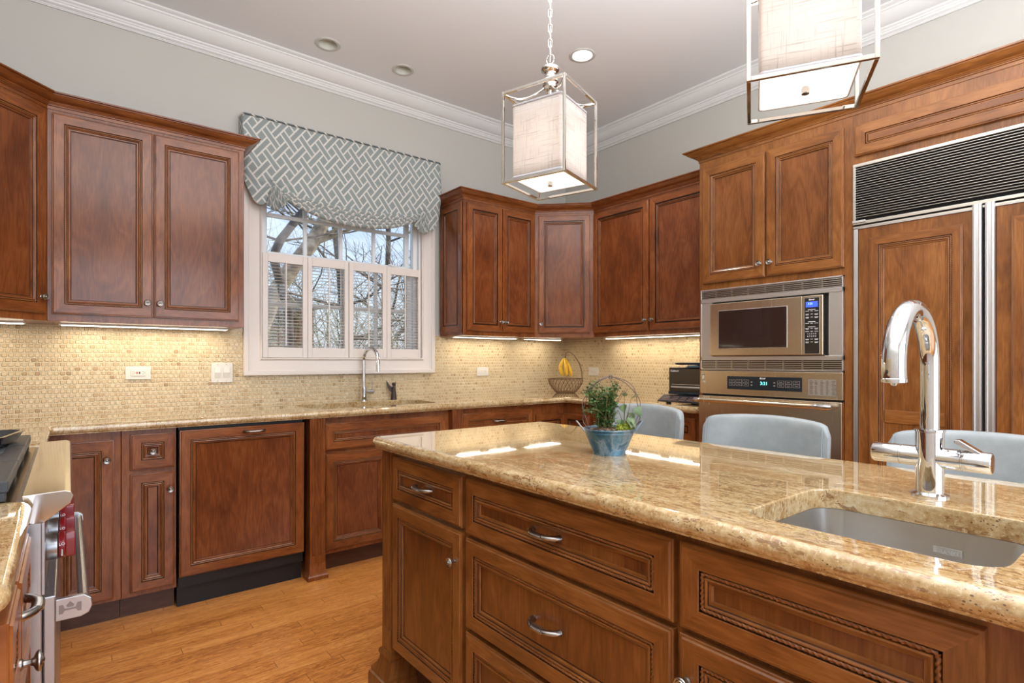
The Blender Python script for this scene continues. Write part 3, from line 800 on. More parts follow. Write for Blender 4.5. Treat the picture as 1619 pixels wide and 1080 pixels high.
# swag folds
for k in range(5):
    mb = MB(); rows = []; N = 70
    for i in range(N + 1):
        t = i / N; x = GL + (GR - GL) * t; env = (1 - (2 * t - 1) ** 2)
        zc = GZ - 0.010 - (0.070 + 0.021 * k) * env ** 0.75 ; yc = -0.100 - 0.012 * env ** .5 + 0.003 * k
        hh = 0.006 + 0.011 * env ** .5; dd = 0.008 + 0.012 * env ** .5
        rows.append([(x, yc + dd * cos(2 * pi * q / 12), zc + hh * sin(2 * pi * q / 12)) for q in range(12)])
    mb.grid(rows, cv=True, cap0=True, cap1=True, uvf=lambda a, b, k=k: (rows[a][0][0], 0.045 * k + rows[a][b % 12][2]))
    obj('swag_fold', mb, FABRIC, sh, world=True, smooth=70)
# gathered tails
for gx, s_, lean in ((GL, 1, 0.012), (GR, -1, -0.03)):
    mb = MB(); rows = []; NP = 44
    for j in range(15):
        t = j / 14; row = []
        for i in range(NP + 1):
            u = i / NP - 0.5; wd = 0.022 + 0.105 * t ** 0.8; zz = GZ - 0.01 - (0.155 - 0.045 * abs(u + .15 * s_) * 2) * t
            row.append((gx + lean * t + u * wd, -0.118 - 0.006 * t + 0.0105 * t ** .5 * math.asin(max(-1, min(1, sin(i / NP * 2 * pi * 5.5)))) / 1.57, zz))
        rows.append(row)
    mb.grid(rows, uvf=lambda a, b: (b * 0.009 + gx, rows[a][b][2] * 1.0))
    o = obj('gathered_tail', mb, FABRIC, sh, world=True, smooth=70); md = o.modifiers.new('solid', 'SOLIDIFY'); md.thickness = 0.002

# ------------------------------------------------------------------ cabinets
def carcass(w, d, h, grain='z', top=True, bottom=True):
    mb = MB(); t = 0.018
    mb.box(0, w, 0, t, 0, h, grain); mb.box(0, t, t, d, 0, h); mb.box(w - t, w, t, d, 0, h); mb.box(t, w - t, d - 0.008, d, 0, h)
    if bottom: mb.box(t, w - t, t, d - .008, 0, t, 'x')
    if top: mb.box(t, w - t, t, d - .008, h - t, h, 'x')
    return mb

def cabinet(kind, label, x, y, rz, w, z0, z1, depth, fronts, group=None, wood=None, toe=0.0, top=True, rope=True, cat='cabinet', hasbody=True):
    c = thing(kind, label, cat, (x, y, z0 - toe), rz, group); wood = wood or WOOD
    if hasbody: 
        mb = carcass(w, depth, z1 - z0, top=top)
        obj('body', mb, wood, c, (0, 0, toe), smooth=None, bevel=0.0015)
    if toe:
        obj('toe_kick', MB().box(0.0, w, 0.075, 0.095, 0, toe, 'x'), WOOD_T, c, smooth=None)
    for f in fronts:
        k, a, b, c0, c1, hw = f[:6]; kw = f[6] if len(f) > 6 else {}
        h2 = (hw[0], hw[1], hw[2] - z0 + toe) if hw else None
        kw = dict(kw); kw.setdefault('rope', rope)
        add_front(c, k, a, b, c0 - z0 + toe, c1 - z0 + toe, 0, h2, wood, **kw)
    return c

def crown_on(c, path, k, wood=None, prof=CROWN):
    return obj('crown_molding', sweep(path, prof, k, random.random() * 3), wood or WOOD, c, world=True, smooth=30)

DA, DB = -0.33, -0.33
s2 = math.sqrt(2)
pathL = [(-3.95, -2.0), (-3.95, -0.64), (-3.64, DA), (-2.80, DA), (-2.80, -0.001)]
pathR = [(-1.34, -0.001), (-1.34, DA), (-0.66, DA), (DB, -0.66), (DB, -1.80)]
pathT = [(DB + .001, -1.802), (-0.65, -1.802), (-0.65, -3.72)]
# left wall upper (only its edge shows), left diagonal, wall uppers
dl = math.hypot(0.31, 0.31)
c = cabinet('upper_cabinet', 'brown wooden diagonal corner wall cabinet cut off by the left edge of the photo', -3.95, -0.64, R(45), dl, ZU0, ZU1, 0.02,
            [('door', 0.018, dl - 0.018, 1.405, 2.335, ('knob', dl - 0.045, 1.478), {'step': .003})], hasbody=False)
mb = MB(); prof = [(-3.95, -.64), (-3.64, DA), (-3.64, -.009), (-4.27, -.009), (-4.27, -.64)]; mb.prism(prof, ZU0, ZU1); obj('body', mb, WOOD, c, world=True, smooth=None, bevel=.001)
crown_on(c, pathL, 1)
c = cabinet('upper_cabinet', 'brown wooden two-door wall cabinet left of the window', -3.64, DA, 0, 0.84, ZU0, ZU1, 0.32,
            [('door', 0.017, 0.411, 1.405, 2.335, ('knob', 0.411 - .024, 1.478), {'step': .003}), ('door', 0.417, 0.812, 1.405, 2.335, ('knob', 0.417 + .024, 1.478), {'step': .003})])
crown_on(c, pathL, 2); crown_on(c, pathL, 3)
c = cabinet('upper_cabinet', 'narrower two-door wooden wall cabinet right of the window with a panelled side', -1.34, DA, 0, 0.68, ZU0, ZU1, 0.32,
            [('door', 0.024, 0.342, 1.405, 2.335, ('knob', 0.342 - .02, 1.478)), ('door', 0.346, 0.665, 1.405, 2.335, ('knob', 0.346 + .02, 1.478))], rope=False)
d = obj('side_panel', front_mesh(0.30, ZU1 - ZU0 - .04, 0.05, 0.012), [WOOD, DGROOVE, PANEL], c, (0, 0.31, 0.02), (0, 0, R(-90)), smooth=25)
crown_on(c, pathR, 0); crown_on(c, pathR, 1)
dr = math.hypot(0.33, 0.33)
c = cabinet('upper_cabinet', 'single-door diagonal corner wall cabinet in the room corner above the fruit basket', -0.66, DA, R(-45), dr, ZU0, ZU1, 0.02,
            [('door', 0.03, dr - 0.03, 1.405, 2.335, ('knob', 0.055, 1.478))], rope=False, hasbody=False)
mb = MB(); prof = [(-.66, DA), (DB, -.66), (-.009, -.66), (-.009, -.009), (-.66, -.009)]; mb.prism(prof, ZU0, ZU1); obj('body', mb, WOOD, c, world=True, smooth=None, bevel=.001)
crown_on(c, pathR, 2)
c = cabinet('upper_cabinet', 'two wide-door wooden wall cabinet between the corner cabinet and the microwave tower', DB, -0.66, R(-90), 1.14, ZU0, ZU1, 0.32,
            [('door', 0.008, 0.535, 1.405, 2.335, ('knob', 0.535 - .022, 1.478)), ('door', 0.552, 1.125, 1.405, 2.335, ('knob', 0.552 + .022, 1.478))], rope=False)
crown_on(c, pathR, 3)

# under-cabinet lights
def ucl(label, x, y, rz, L):
    t = thing('under_cabinet_light', label, 'light', (x, y, ZU0 - 0.010), rz, 'under cabinet light bars')
    obj('housing', MB().box(0, L, 0, 0.075, 0.003, 0.010), PLATE, t, smooth=None)
    obj('lens', MB().box(0.01, L - .01, 0.012, 0.055, 0.0, 0.003), LENS, t, smooth=None)
    n = max(1, int(L / 0.25)); M = Matrix.Translation(t.location) @ t.rotation_euler.to_matrix().to_4x4()
    for k in range(n):
        p = M @ Vector((L * (k + .5) / n, 0.05, -0.003))
        lamp('under_cabinet_lamp', 'AREA', p, 0.62, (1, 0.88, 0.69), (0, 0, rz), L / n * 0.7, 0.02)
ucl('light bar under the left two-door wall cabinet', -3.60, -0.17, 0, 0.76)
ucl('light bar under the cut off diagonal cabinet at the left edge', -4.16, -0.20, 0, 0.44)
ucl('light bar under the cabinet right of the window', -1.30, -0.17, 0, 0.60)
ucl('light bar under the diagonal corner cabinet', -0.60, -0.17, 0, 0.40)
ucl('light bar under the wide cabinet beside the microwave tower', -0.17, -0.62, R(-90), 1.10)

# base cabinets, window wall
ZB1 = 0.872
c = cabinet('base_cabinet', 'dark brown base cabinet with one tall door behind the range handle', -3.64, -0.61, 0, 0.262, 0.11, ZB1, 0.59,
            [('door', 0.016, 0.236, 0.125, 0.835, ('knob', 0.236 - .026, 0.748))], toe=0.11)
mb = MB(); mb.box(-4.27, -3.642, -0.61, -0.02, 0.0, ZB1); mb.box(-4.27, -3.655, -1.27, -0.612, 0, ZB1); obj('corner_body', mb, WOOD, c, world=True, smooth=None)
c = cabinet('base_cabinet', 'narrow base cabinet with a small square drawer over a slim door left of the dishwasher', -3.376, -0.61, 0, 0.214, 0.11, ZB1, 0.59,
            [('drawer', 0.032, 0.205, 0.689, 0.852, ('knob', 0.118, 0.770), {'fw': .042}), ('door', 0.032, 0.205, 0.131, 0.670, ('knob', 0.186, 0.588), {'fw': .042})], toe=0.11)
# dishwasher
dw = thing('dishwasher', 'wood-panelled dishwasher with black kick space left of the fluted post', 'dishwasher', (-3.160, -0.60, 0.0), 0)
obj('tub', MB().box(0.008, 0.592, 0.0, 0.57, 0.10, 0.868), BLACKP, dw, smooth=None)
obj('kick_plate', MB().box(0.006, 0.594, 0.03, 0.05, 0.0, 0.155), BLACKP, dw, smooth=None)
d = obj('door_panel', front_mesh(0.583, 0.70, 0.046), [WOOD, DGROOVE, PANEL], dw, (0.008, -0.012, 0.157), (R(0.6), 0, 0), smooth=25)
obj('rope_molding', rope_mesh(0.583, 0.70, 0.046), GLAZE, d, smooth=60)
obj('pull', pull_mesh(0.098, NICKEL), None, d, (0.33, -0.02, 0.675))

def pilaster(name, parent, x0, x1, yf, zt):
    o = obj(name, fluted(x0, x1, yf, -0.58, 0.13, zt, 4), WOOD, parent, world=True, smooth=30)
    mb = MB(); mb.box(x0 - .001, x1 + .001, yf - .004, -0.58, 0.09, 0.13); obj('post_block', mb, WOOD, parent, world=True, smooth=None)
    mb = MB(); rows = []
    for e, z in ((0.002, 0.09), (0.003, 0.045), (0.008, 0.035), (0.012, 0.022), (0.014, 0.02), (0.014, 0.0)):
        rows.append([(x0 - e, yf - e, z), (x1 + e, yf - e, z), (x1 + e, -0.58, z), (x0 - e, -0.58, z)])
    mb.grid(rows, cv=True, cap0=True, cap1=True); obj('plinth', mb, WOOD, parent, world=True, smooth=30)

c = cabinet('base_cabinet', 'sink base cabinet below the kitchen window with fluted posts on both sides', -2.462, -0.61, 0, 0.822, 0.11, ZB1, 0.59,
            [('false_drawer_front', 0.011, 0.788, 0.689, 0.838, None), ('door', 0.011, 0.397, 0.133, 0.668, ('knob', 0.373, 0.60)), ('door', 0.402, 0.788, 0.133, 0.668, ('knob', 0.426, 0.60))], toe=0.11, top=False)
pilaster('fluted_post', c, -2.546, -2.464, -0.655, ZB1); pilaster('fluted_post', c, -1.642, -1.562, -0.655, ZB1)
c = cabinet('base_cabinet', 'base cabinet with a wide drawer between the right fluted post and the corner', -1.560, -0.61, 0, 0.64, 0.11, ZB1, 0.59,
            [('drawer', 0.015, 0.622, 0.71, 0.838, ('pull', 0.32, 0.774)), ('door', 0.015, 0.317, 0.133, 0.69, ('knob', 0.295, 0.62)), ('door', 0.321, 0.622, 0.133, 0.69, ('knob', 0.343, 0.62))], toe=0.11)
c = thing('base_cabinet', 'corner base cabinet with a folding door pair under the fruit basket', 'cabinet', (-0.60, -0.60, 0), 0)
mb = MB(); mb.prism([(-.918, -.61), (-.61, -.61), (-.61, -.90), (-.02, -.90), (-.02, -.02), (-.918, -.02)], 0.10, ZB1)
obj('body', mb, WOOD, c, world=True, smooth=None); obj('toe_kick', MB().prism([(-.918, -.54), (-.54, -.54), (-.54, -.90), (-.02, -.90), (-.02, -.02), (-.918, -.02)], 0, 0.099), WOOD_T, c, world=True, smooth=None)
obj('door', front_mesh(0.285, 0.66, 0.045), [WOOD, DGROOVE, PANEL], c, (-0.30, -0.01, 0.133), smooth=25)
obj('door', front_mesh(0.265, 0.66, 0.045), [WOOD, DGROOVE, PANEL], c, (-0.01, -0.022, 0.133), (0, 0, R(-90)), smooth=25)
c = cabinet('base_cabinet', 'base cabinet with drawers under the toaster oven', -0.61, -0.905, R(-90), 0.89, 0.11, ZB1, 0.59,
            [('drawer', 0.03, 0.44, 0.70, 0.838, ('pull', 0.235, 0.77)), ('door', 0.03, 0.44, 0.133, 0.68, ('knob', 0.41, 0.62)), ('drawer', 0.47, 0.85, 0.70, 0.838, ('pull', 0.66, 0.77)), ('door', 0.47, 0.85, 0.133, 0.68, ('knob', 0.50, 0.62))], toe=0.11, rope=False)

# ------------------------------------------------------------------ worktops
def inset_poly(pts, d, fixed=None):
    n = len(pts); out = []
    for k in range(n):
        a, p, b = Vector(pts[k - 1]), Vector(pts[k]), Vector(pts[(k + 1) % n])
        d0 = 0 if fixed and fixed(a, p) else d; d1 = 0 if fixed and fixed(p, b) else d
        e0 = (p - a).normalized(); e1 = (b - p).normalized(); n0 = Vector((-e0.y, e0.x)); n1 = Vector((-e1.y, e1.x))
        det = n0.x * n1.y - n0.y * n1.x
        if abs(det) < 1e-4: out.append(tuple(p + n0 * ((d0 + d1) / 2)))
        else: out.append((p.x + (d0 * n1.y - d1 * n0.y) / det, p.y + (d1 * n0.x - d0 * n1.x) / det))
    return out
OGEE = [(0.019, 0.0), (0.012, -0.0008), (0.0065, -0.0045), (0.0025, -0.010), (0.0004, -0.016), (0.0, -0.021), (0.0012, -0.026), (0.004, -0.031), (0.007, -0.034), (0.010, -0.0355), (0.011, -0.040)]
def worktop(name, label, outer, holes, fixed=None):
    global _fx
    mb = MB(); z = 0.914
    rings = [[(x, y, z + dz) for x, y in inset_poly(outer, i, fixed)] for i, dz in OGEE]
    mb.grid(rings, cv=True)
    loops = [[Vector((p[0], p[1], 0)) for p in rings[0]]]; pts = list(rings[0]); bl = [[Vector((p[0], p[1], 0)) for p in rings[-1]]]; bp = list(rings[-1])
    for h in holes:
        hr = [[(x, y, z + dz) for x, y in inset_poly(h, -i)] for i, dz in ((0.004, 0), (0.0012, -0.0012), (0, -0.005), (0, -0.040))]
        mb.grid(hr, cv=True); loops.append([Vector((p[0], p[1], 0)) for p in hr[0]]); pts += hr[0]
        bl.append([Vector((p[0], p[1], 0)) for p in hr[-1]]); bp += hr[-1]
    i = mb.add(pts)
    for t in geometry.tessellate_polygon(loops): mb.face([i + k for k in t])
    i = mb.add(bp)
    for t in geometry.tessellate_polygon(bl): mb.face([i + k for k in t])
    o = obj(name, mb, GRANITE, None, smooth=None, fix=False); weld(o); md = o.modifiers.new('wn', 'WEIGHTED_NORMAL'); md.keep_sharp = True; md.weight = 100; tag(o, label, 'countertop'); return o

sinkA = round_poly([(-2.475, -0.535), (-1.66, -0.535), (-1.66, -0.135), (-2.475, -0.135)], 0.08, 8)
outerA = round_poly([(-4.27, -1.268), (-3.62, -1.268), (-3.62, -0.66), (-0.66, -0.66), (-0.66, -1.797), (-0.009, -1.797), (-0.009, -0.009), (-4.27, -0.009)], [0, 0.024, 0.012, 0.012, 0.024, 0, 0, 0], 5)
fxA = lambda a, b: (abs(a[1] + .009) < 1e-4 and abs(b[1] + .009) < 1e-4) or (abs(a[0] + .009) < 1e-4 and abs(b[0] + .009) < 1e-4) or (abs(a[0] + 4.27) < 1e-4 and abs(b[0] + 4.27) < 1e-4)
worktop('granite_worktop', 'gold speckled granite worktop running round the walls under the window', outerA, [sinkA], fxA)
outerN = round_poly([(-4.27, -2.775), (-3.62, -2.775), (-3.62, -2.212), (-4.27, -2.212)], [0, 0.045, 0.022, 0], 8)
worktop('granite_worktop', 'short granite worktop at the left edge on the near side of the range', outerN, [], lambda a, b: abs(a[0] + 4.27) < 1e-4 and abs(b[0] + 4.27) < 1e-4)
sinkI = round_poly([(-2.615, -3.505), (-2.285, -3.505), (-2.285, -3.145), (-2.615, -3.145)], [0.05, 0.05, 0.05, 0.05], 8)
outerI = round_poly([(-2.71, -3.66), (-1.88, -3.66), (-1.88, -1.775), (-2.71, -1.775)], 0.03, 7)
worktop('island_worktop', 'gold speckled granite island top with a cut-out for the small sink', outerI, [sinkI])

c = cabinet('base_cabinet', 'dark base cabinet with small drawers under the short worktop at the left edge', -3.64, -2.735, R(90), 0.505, 0.11, ZB1, 0.59,
            [('drawer', 0.19, 0.49, 0.72, 0.855, ('pull', 0.26, 0.79)), ('drawer', 0.015, 0.175, 0.72, 0.855, ('knob', 0.152, 0.742), {'fw': .04}), ('door', 0.015, 0.49, 0.13, 0.70, ('knob', 0.06, 0.64))], toe=0.11)

# ------------------------------------------------------------------ sinks
def basin(mb, outline, z0, depth, taper=0.012, rb=0.035):
    rows = [[(x, y, z0) for x, y in inset_poly(outline, -0.003)], [(x, y, z0 - .0005) for x, y in inset_poly(outline, 0.001)]]
    for k in range(5): 
        t = k / 4; rows.append([(x, y, z0 - .002 - t * (depth - rb)) for x, y in inset_poly(outline, 0.001 + taper * t)])
    for k in range(1, 6):
        a = k / 5 * pi / 2; rows.append([(x, y, z0 - depth + rb * (1 - sin(a)) - .002) for x, y in inset_poly(outline, 0.001 + taper + rb * (1 - cos(a)) * .9)])
    mb.grid(rows, cv=True); i = mb.add([Vector(p) for p in rows[-1]])
    for t in geometry.tessellate_polygon([[Vector((p[0], p[1], 0)) for p in rows[-1]]]): mb.face([i + k for k in t])
    return mb
def recalc(o): weld(o, 1e-5)

sk = thing('kitchen_sink', 'double-bowl stainless sink set under the worktop below the window', 'sink', (-2.07, -0.335, 0.70))
for a, b in ((-2.472, -2.075), (-2.055, -1.663)):
    mb = basin(MB(), round_poly([(a, -0.532), (b, -0.532), (b, -0.138), (a, -0.138)], 0.07, 8), 0.8735, 0.19)
    o = obj('bowl', mb, STEEL_S, sk, world=True, smooth=40, fix=False); md = o.modifiers.new('s', 'SOLIDIFY'); md.thickness = 0.0012; md.offset = 0
    mb = MB().lathe([(0.045, 0), (0.042, 0.003), (0.03, 0.001), (0.0001, 0.0)], 24, ((a + b) / 2, -0.335, 0.686)); obj('drain', mb, CHROME, sk, world=True)
obj('bowl_divider', MB().box(-2.085, -2.045, -0.50, -0.17, 0.855, 0.8725), STEEL_S, sk, world=True, smooth=None, bevel=.004)
mb = MB()
mb.tube([(-2.44, -0.50, 0.873), (-2.25, -0.49, 0.873), (-2.10, -0.49, 0.873)], 0.003, 8); mb.box(-2.33, -2.29, -.52, -.50, .868, .885)
for x_ in (-2.15, -2.09): mb.lathe([(0.026, 0.862), (0.028, 0.868), (0.026, 0.874), (0.0001, 0.876)], 14, (x_, -0.46, 0))
obj('accessory_rail', mb, CHROME, sk, world=True)

si = thing('prep_sink', 'small rectangular stainless prep sink sunk in the island top', 'sink', (-2.45, -3.325, 0.72))
mb = basin(MB(), round_poly([(-2.615, -3.505), (-2.285, -3.505), (-2.285, -3.145), (-2.615, -3.145)], 0.05, 10), 0.8735, 0.17, 0.018, 0.05)
o = obj('bowl', mb, STEEL_S, si, world=True, smooth=50, fix=False); md = o.modifiers.new('s', 'SOLIDIFY'); md.thickness = 0.0012; md.offset = 0
obj('drain', MB().lathe([(0.045, 0), (0.042, 0.003), (0.03, 0.001), (0.0001, 0.0)], 24, (-2.45, -3.325, 0.7025)), CHROME, si, world=True)
pl = MB().box(-2.2935, -2.2915, -3.394, -3.350, 0.829, 0.841); o = obj('name_plate', pl, STEEL_S, si, world=True, smooth=None)
text('embossed_name', 'FRANKE', 0.0098, STEEL_W, si, (-2.2945 + 2.45, -3.3725 + 3.325, 0.834 - 0.72), (R(90), 0, R(-90)), 0.0006)

# ------------------------------------------------------------------ faucets
fa = thing('gooseneck_faucet', 'chrome gooseneck pull-down faucet behind the window sink', 'faucet', (-1.985, -0.072, 0.914), R(0))
mb = MB().lathe([(0.027, 0), (0.027, 0.006), (0.021, 0.008), (0.021, 0.092), (0.019, 0.094)], 24); obj('body', mb, CHROME, fa)
pts = [(0, 0, 0.09)] + [(0, 0, 0.09 + 0.04 * k) for k in range(1, 5)]; cz = 0.275; rr = 0.075
for k in range(15): a = pi - k / 14 * pi; pts.append((0.0, -(rr + rr * cos(a)), cz + rr * sin(a) * 1.1))
obj('neck', MB().tube(pts, 0.0125, 14), CHROME, fa, rot=(0, 0, R(14)), smooth=60)
obj('spray_head', MB().tube([(0, -2 * rr, cz), (0.0, -2 * rr - .001, cz - .03), (0, -2 * rr - .003, cz - .075)], [0.0125, 0.0145, 0.0155], 14), CHROME, fa, rot=(0, 0, R(14)), smooth=50)
obj('valve_arm', MB().lathe([(0.015, 0.015), (0.015, 0.07), (0.012, 0.074)], 18, (0, 0, 0.062), 'x'), CHROME, fa)
obj('lever', MB().tube([(0.060, 0, 0.07), (0.062, 0, 0.10), (0.063, 0, 0.148)], 0.0042, 10), CHROME, fa)

fi = thing('island_faucet', 'large chrome high-arc faucet with a horizontal mixer barrel on the island', 'faucet', (-2.19, -3.318, 0.914))
obj('base_column', MB().lathe([(0.033, 0), (0.033, 0.004), (0.0285, 0.006), (0.0245, 0.008), (0.0245, 0.13), (0.0265, 0.131), (0.0265, 0.135), (0.018, 0.137)], 36), CHROME, fi, smooth=45)
rb = 0.0205
obj('mixer_barrel', MB().lathe([(0.0185, -0.099), (rb, -0.097), (rb, -0.056), (rb - .0015, -0.055), (rb - .0015, -0.053), (rb, -0.052), (rb, 0.047), (rb - .0015, 0.048), (rb - .0015, 0.050), (rb, 0.051), (rb, 0.098), (0.018, 0.1015), (0.0001, 0.1015)], 36, (0, 0, 0.078), 'x'),
    CHROME, fi, rot=(0, 0, R(90)), smooth=45)
mb = MB(); mb.box(-0.009, 0.009, -0.088, -0.064, 0.094, 0.101); mb.v = [(v[0], v[1], v[2]) for v in mb.v]
obj('lever', MB().prism([(0, 0), (0.034, 0.020), (0.034, 0.026), (0.026, 0.027), (-0.010, 0.004)], -0.011, 0.011, axis='x'), CHROME, fi, (0.0, -0.076, 0.092), (0, 0, 0), smooth=None, bevel=.0015)
pts = [(0, 0, 0.12), (0, 0, 0.17), (0, 0, 0.22), (0, 0, 0.25)]; rr = 0.105; cz = 0.265
for k in range(25): a = k / 24 * pi * 1.02; pts.append((-(rr - rr * cos(a)), 0, cz + rr * sin(a) * 1.04))
pts.append((-2 * rr + 0.002, 0, cz - .022)); 
rad = [0.0165] * 4 + [0.0165 + 0.003 * min(1, k / 22) for k in range(25)] + [0.0195]
obj('spout', MB().tube(pts, rad, 28), CHROME, fi, rot=(0, 0, 0), smooth=60)
mb = MB().lathe([(0.0195, 0), (0.0205, -0.001), (0.0205, -0.007), (0.0185, -0.008), (0.006, -0.009), (0.004, -0.013), (0.0001, -0.014)], 28); obj('aerator', mb, CHROME, fi, (-2 * rr + .001, 0, cz - .022), smooth=40)

# ------------------------------------------------------------------ island
isl = thing('kitchen_island', 'long wooden kitchen island with drawers, doors and fluted corner posts', 'kitchen island', (-2.66, -1.80, 0), R(-90))
W = 1.82
mb = MB(); mb.box(0.06, W - 0.06, 0, 0.018, 0.165, 0.872, 'z'); mb.box(0.02, 0.04, 0.02, 0.62, 0.165, 0.872); mb.box(W - .04, W - .02, 0.02, 0.62, 0.165, 0.872); mb.box(0.02, W - .02, 0.60, 0.62, 0.0, 0.872)
mb.box(0.04, W - .04, 0.02, 0.6, 0.165, 0.18, 'x')
obj('body', mb, WOOD_I, isl, smooth=None, bevel=.001)
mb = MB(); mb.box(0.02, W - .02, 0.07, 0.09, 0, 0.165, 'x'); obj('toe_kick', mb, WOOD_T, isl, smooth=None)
for x0 in (0.0, W - 0.072):
    obj('fluted_post', fluted(x0, x0 + 0.072, -0.012, 0.05, 0.23, 0.872, 3), WOOD_I, isl, smooth=30)
    obj('post_block', MB().box(x0, x0 + .072, -0.013, 0.05, 0.14, 0.23), WOOD_I, isl, smooth=None, bevel=.001)
    mb = MB(); rows = []
    for e, z in ((0.0, 0.150), (0.004, 0.150), (0.010, 0.142), (0.010, 0.130), (0.006, 0.126), (0.008, 0.110), (0.015, 0.095), (0.026, 0.083), (0.030, 0.078), (0.030, 0.066), (0.036, 0.062), (0.038, 0.05), (0.038, 0.0)):
        rows.append([(x0 - e, -0.012 - e, z), (x0 + .072 + e, -0.012 - e, z), (x0 + .072 + e, 0.06 + e, z), (x0 - e, 0.06 + e, z)])
    mb.grid(rows, cv=True, cap0=True, cap1=True); obj('plinth', mb, WOOD_I, isl, smooth=25)
kw = {'step': 0.0025}
for k, a, b, c0, c1, hw in [('drawer', 0.089, 0.526, 0.703, 0.853, ('pull', 0.298, 0.778)), ('door', 0.089, 0.526, 0.180, 0.690, ('knob', 0.497, 0.602)),
                            ('drawer', 0.546, 1.244, 0.695, 0.853, ('pull', 0.881, 0.774)), ('drawer', 0.546, 1.244, 0.428, 0.683, ('pull', 0.881, 0.553)), ('drawer', 0.546, 1.244, 0.180, 0.415, ('pull', 0.881, 0.30)),
                            ('false_drawer_front', 1.258, 1.699, 0.695, 0.853, None), ('door', 1.258, 1.699, 0.180, 0.683, ('knob', 1.278, 0.602))]:
    add_front(isl, k, a, b, c0, c1, 0, hw, WOOD_I, 0.042, True, step=0.0025)

# ------------------------------------------------------------------ oven tower
tw = thing('oven_cabinet', 'tall wooden cabinet housing the microwave and wall oven with two doors on top', 'cabinet', (-0.65, -1.802, 0), R(-90))
mb = MB(); mb.box(0, 0.018, 0.0, 0.64, 0, ZU1); mb.box(0.79, 0.82, 0.0, 0.64, 0, ZU1); mb.box(0.018, 0.79, 0, 0.018, 1.60, ZU1); mb.box(.018, .79, 0.60, 0.62, 0, ZU1)
mb.box(0.018, 0.79, 0, 0.018, 0.10, 0.385); mb.box(0.018, 0.79, 0.02, 0.6, 1.602, 1.62, 'x'); mb.box(.018, .79, .02, .6, .37, .385, 'x'); mb.box(0.785, 0.792, 0, .018, .385, 1.6)
mb.box(0.018, 0.79, 0.018, 0.60, ZU1 - .02, ZU1, 'x')
obj('body', mb, WOOD_I, tw, smooth=None, bevel=.0012)
for a, b, kx in ((0.029, 0.399, 0.375), (0.409, 0.785, 0.433)): add_front(tw, 'door', a, b, 1.637, 2.305, 0, ('knob', kx, 1.708), WOOD_I, 0.048, True, step=.003)
add_front(tw, 'drawer', 0.029, 0.785, 0.13, 0.365, 0, ('pull', 0.40, 0.25), WOOD_I, 0.045, False)
crown_on(tw, pathT, 0, WOOD_I)
o = crown_on(tw, [(-0.65, -1.802), (-0.65, -2.622)], 0, WOOD_I)
# correct the mitre at the tower corner: rebuild the front run with the full path
bpy.data.objects.remove(o)
pT = [(DB + .001, -1.802), (-0.65, -1.802), (-0.65, -2.622), (-0.65, -3.72)]
crown_on(tw, pT, 1, WOOD_I)
oc = cabinet('fridge_surround', 'long low cabinet panel over the built-in refrigerator with crown above', -0.65, -2.622, R(-90), 1.098, 2.118, ZU1, 0.60,
             [('lift_up_door', 0.012, 1.075, 2.150, 2.295, None, {'fw': 0.046, 'step': .003, 'rope': True, 'grain': 'x'})], wood=WOOD_I)
crown_on(oc, pT, 2, WOOD_I)
mb = MB().box(1.074, 1.098, 0.0, 0.60, -2.118, 0.0); obj('end_panel', mb, WOOD_I, oc, smooth=None)

# ------------------------------------------------------------------ microwave
mw = thing('microwave', 'stainless built-in microwave with blue display above the wall oven', 'microwave', (-0.65, -1.822, 1.135), R(-90))
Wm, Hm = 0.765, 0.462
mb = MB(); t_ = 0.022
mb.box(0, Wm, -t_, 0, 0.455, Hm); mb.box(0, Wm, -t_, 0, 0.386, 0.408); mb.box(0, Wm, -t_, 0, 0.055, 0.078); mb.box(0, Wm, -t_, 0, 0, 0.006)
mb.box(0, 0.006, -t_, 0, 0, Hm); mb.box(Wm - .006, Wm, -t_, 0, 0, Hm); mb.box(0.006, 0.070, -t_ + .003, 0, 0.078, 0.386); mb.box(0.700, Wm - .006, -t_ + .003, 0, 0.078, 0.386)
obj('trim_frame', mb, STEEL_W, mw, smooth=None, bevel=.0012)
for zb, n_ in ((0.408, 5), (0.006, 5)):
    mb = MB(); H_ = 0.047
    for k in range(n_): mb.box(0.006, Wm - .006, -t_ + .002, -.004, zb + (k + .25) * H_ / n_, zb + (k + .72) * H_ / n_)
    for k in range(1, 8): mb.box(Wm * k / 8 - .002, Wm * k / 8 + .002, -t_ + .004, -.004, zb, zb + H_)
    obj('vent_grille', mb, STEEL, mw, smooth=None)
    obj('vent_back', MB().box(0.006, Wm - .006, -0.004, 0.0, zb, zb + H_), GRILLB, mw, smooth=None)
obj('cavity', MB().box(0.07, 0.70, 0.0, 0.40, 0.078, 0.386), GRILLB, mw, smooth=None)
md_ = obj('door', MB().box(0.074, 0.585, -0.042, -0.001, 0.081, 0.376), STEEL_O, mw, smooth=None, bevel=.003)
obj('door_window_rim', MB().box(0.126, 0.511, -0.0435, -0.040, 0.120, 0.335), STEEL_W, md_, smooth=None, bevel=.001)
obj('door_window', MB().box(0.129, 0.508, -0.0447, -0.040, 0.123, 0.332), OVGLASS, md_, smooth=None)
cp = obj('control_panel', MB().box(0.587, 0.682, -0.042, -0.001, 0.081, 0.376), STEEL_O, mw, smooth=None, bevel=.003)
obj('panel_rim', MB().box(0.595, 0.668, -0.0435, -0.040, 0.086, 0.366), STEEL_W, cp, smooth=None)
obj('key_pad', MB().box(0.597, 0.666, -0.0445, -0.040, 0.088, 0.364), BLACKG, cp, smooth=None)
obj('display', MB().box(0.603, 0.660, -0.0452, -0.0442, 0.318, 0.346), BLUELCD, cp, smooth=None)
text('display_time', '3:21', 0.014, LCDTXT, cp, (0.625, -0.0456, 0.335), (R(90), 0, 0), 0.0002)
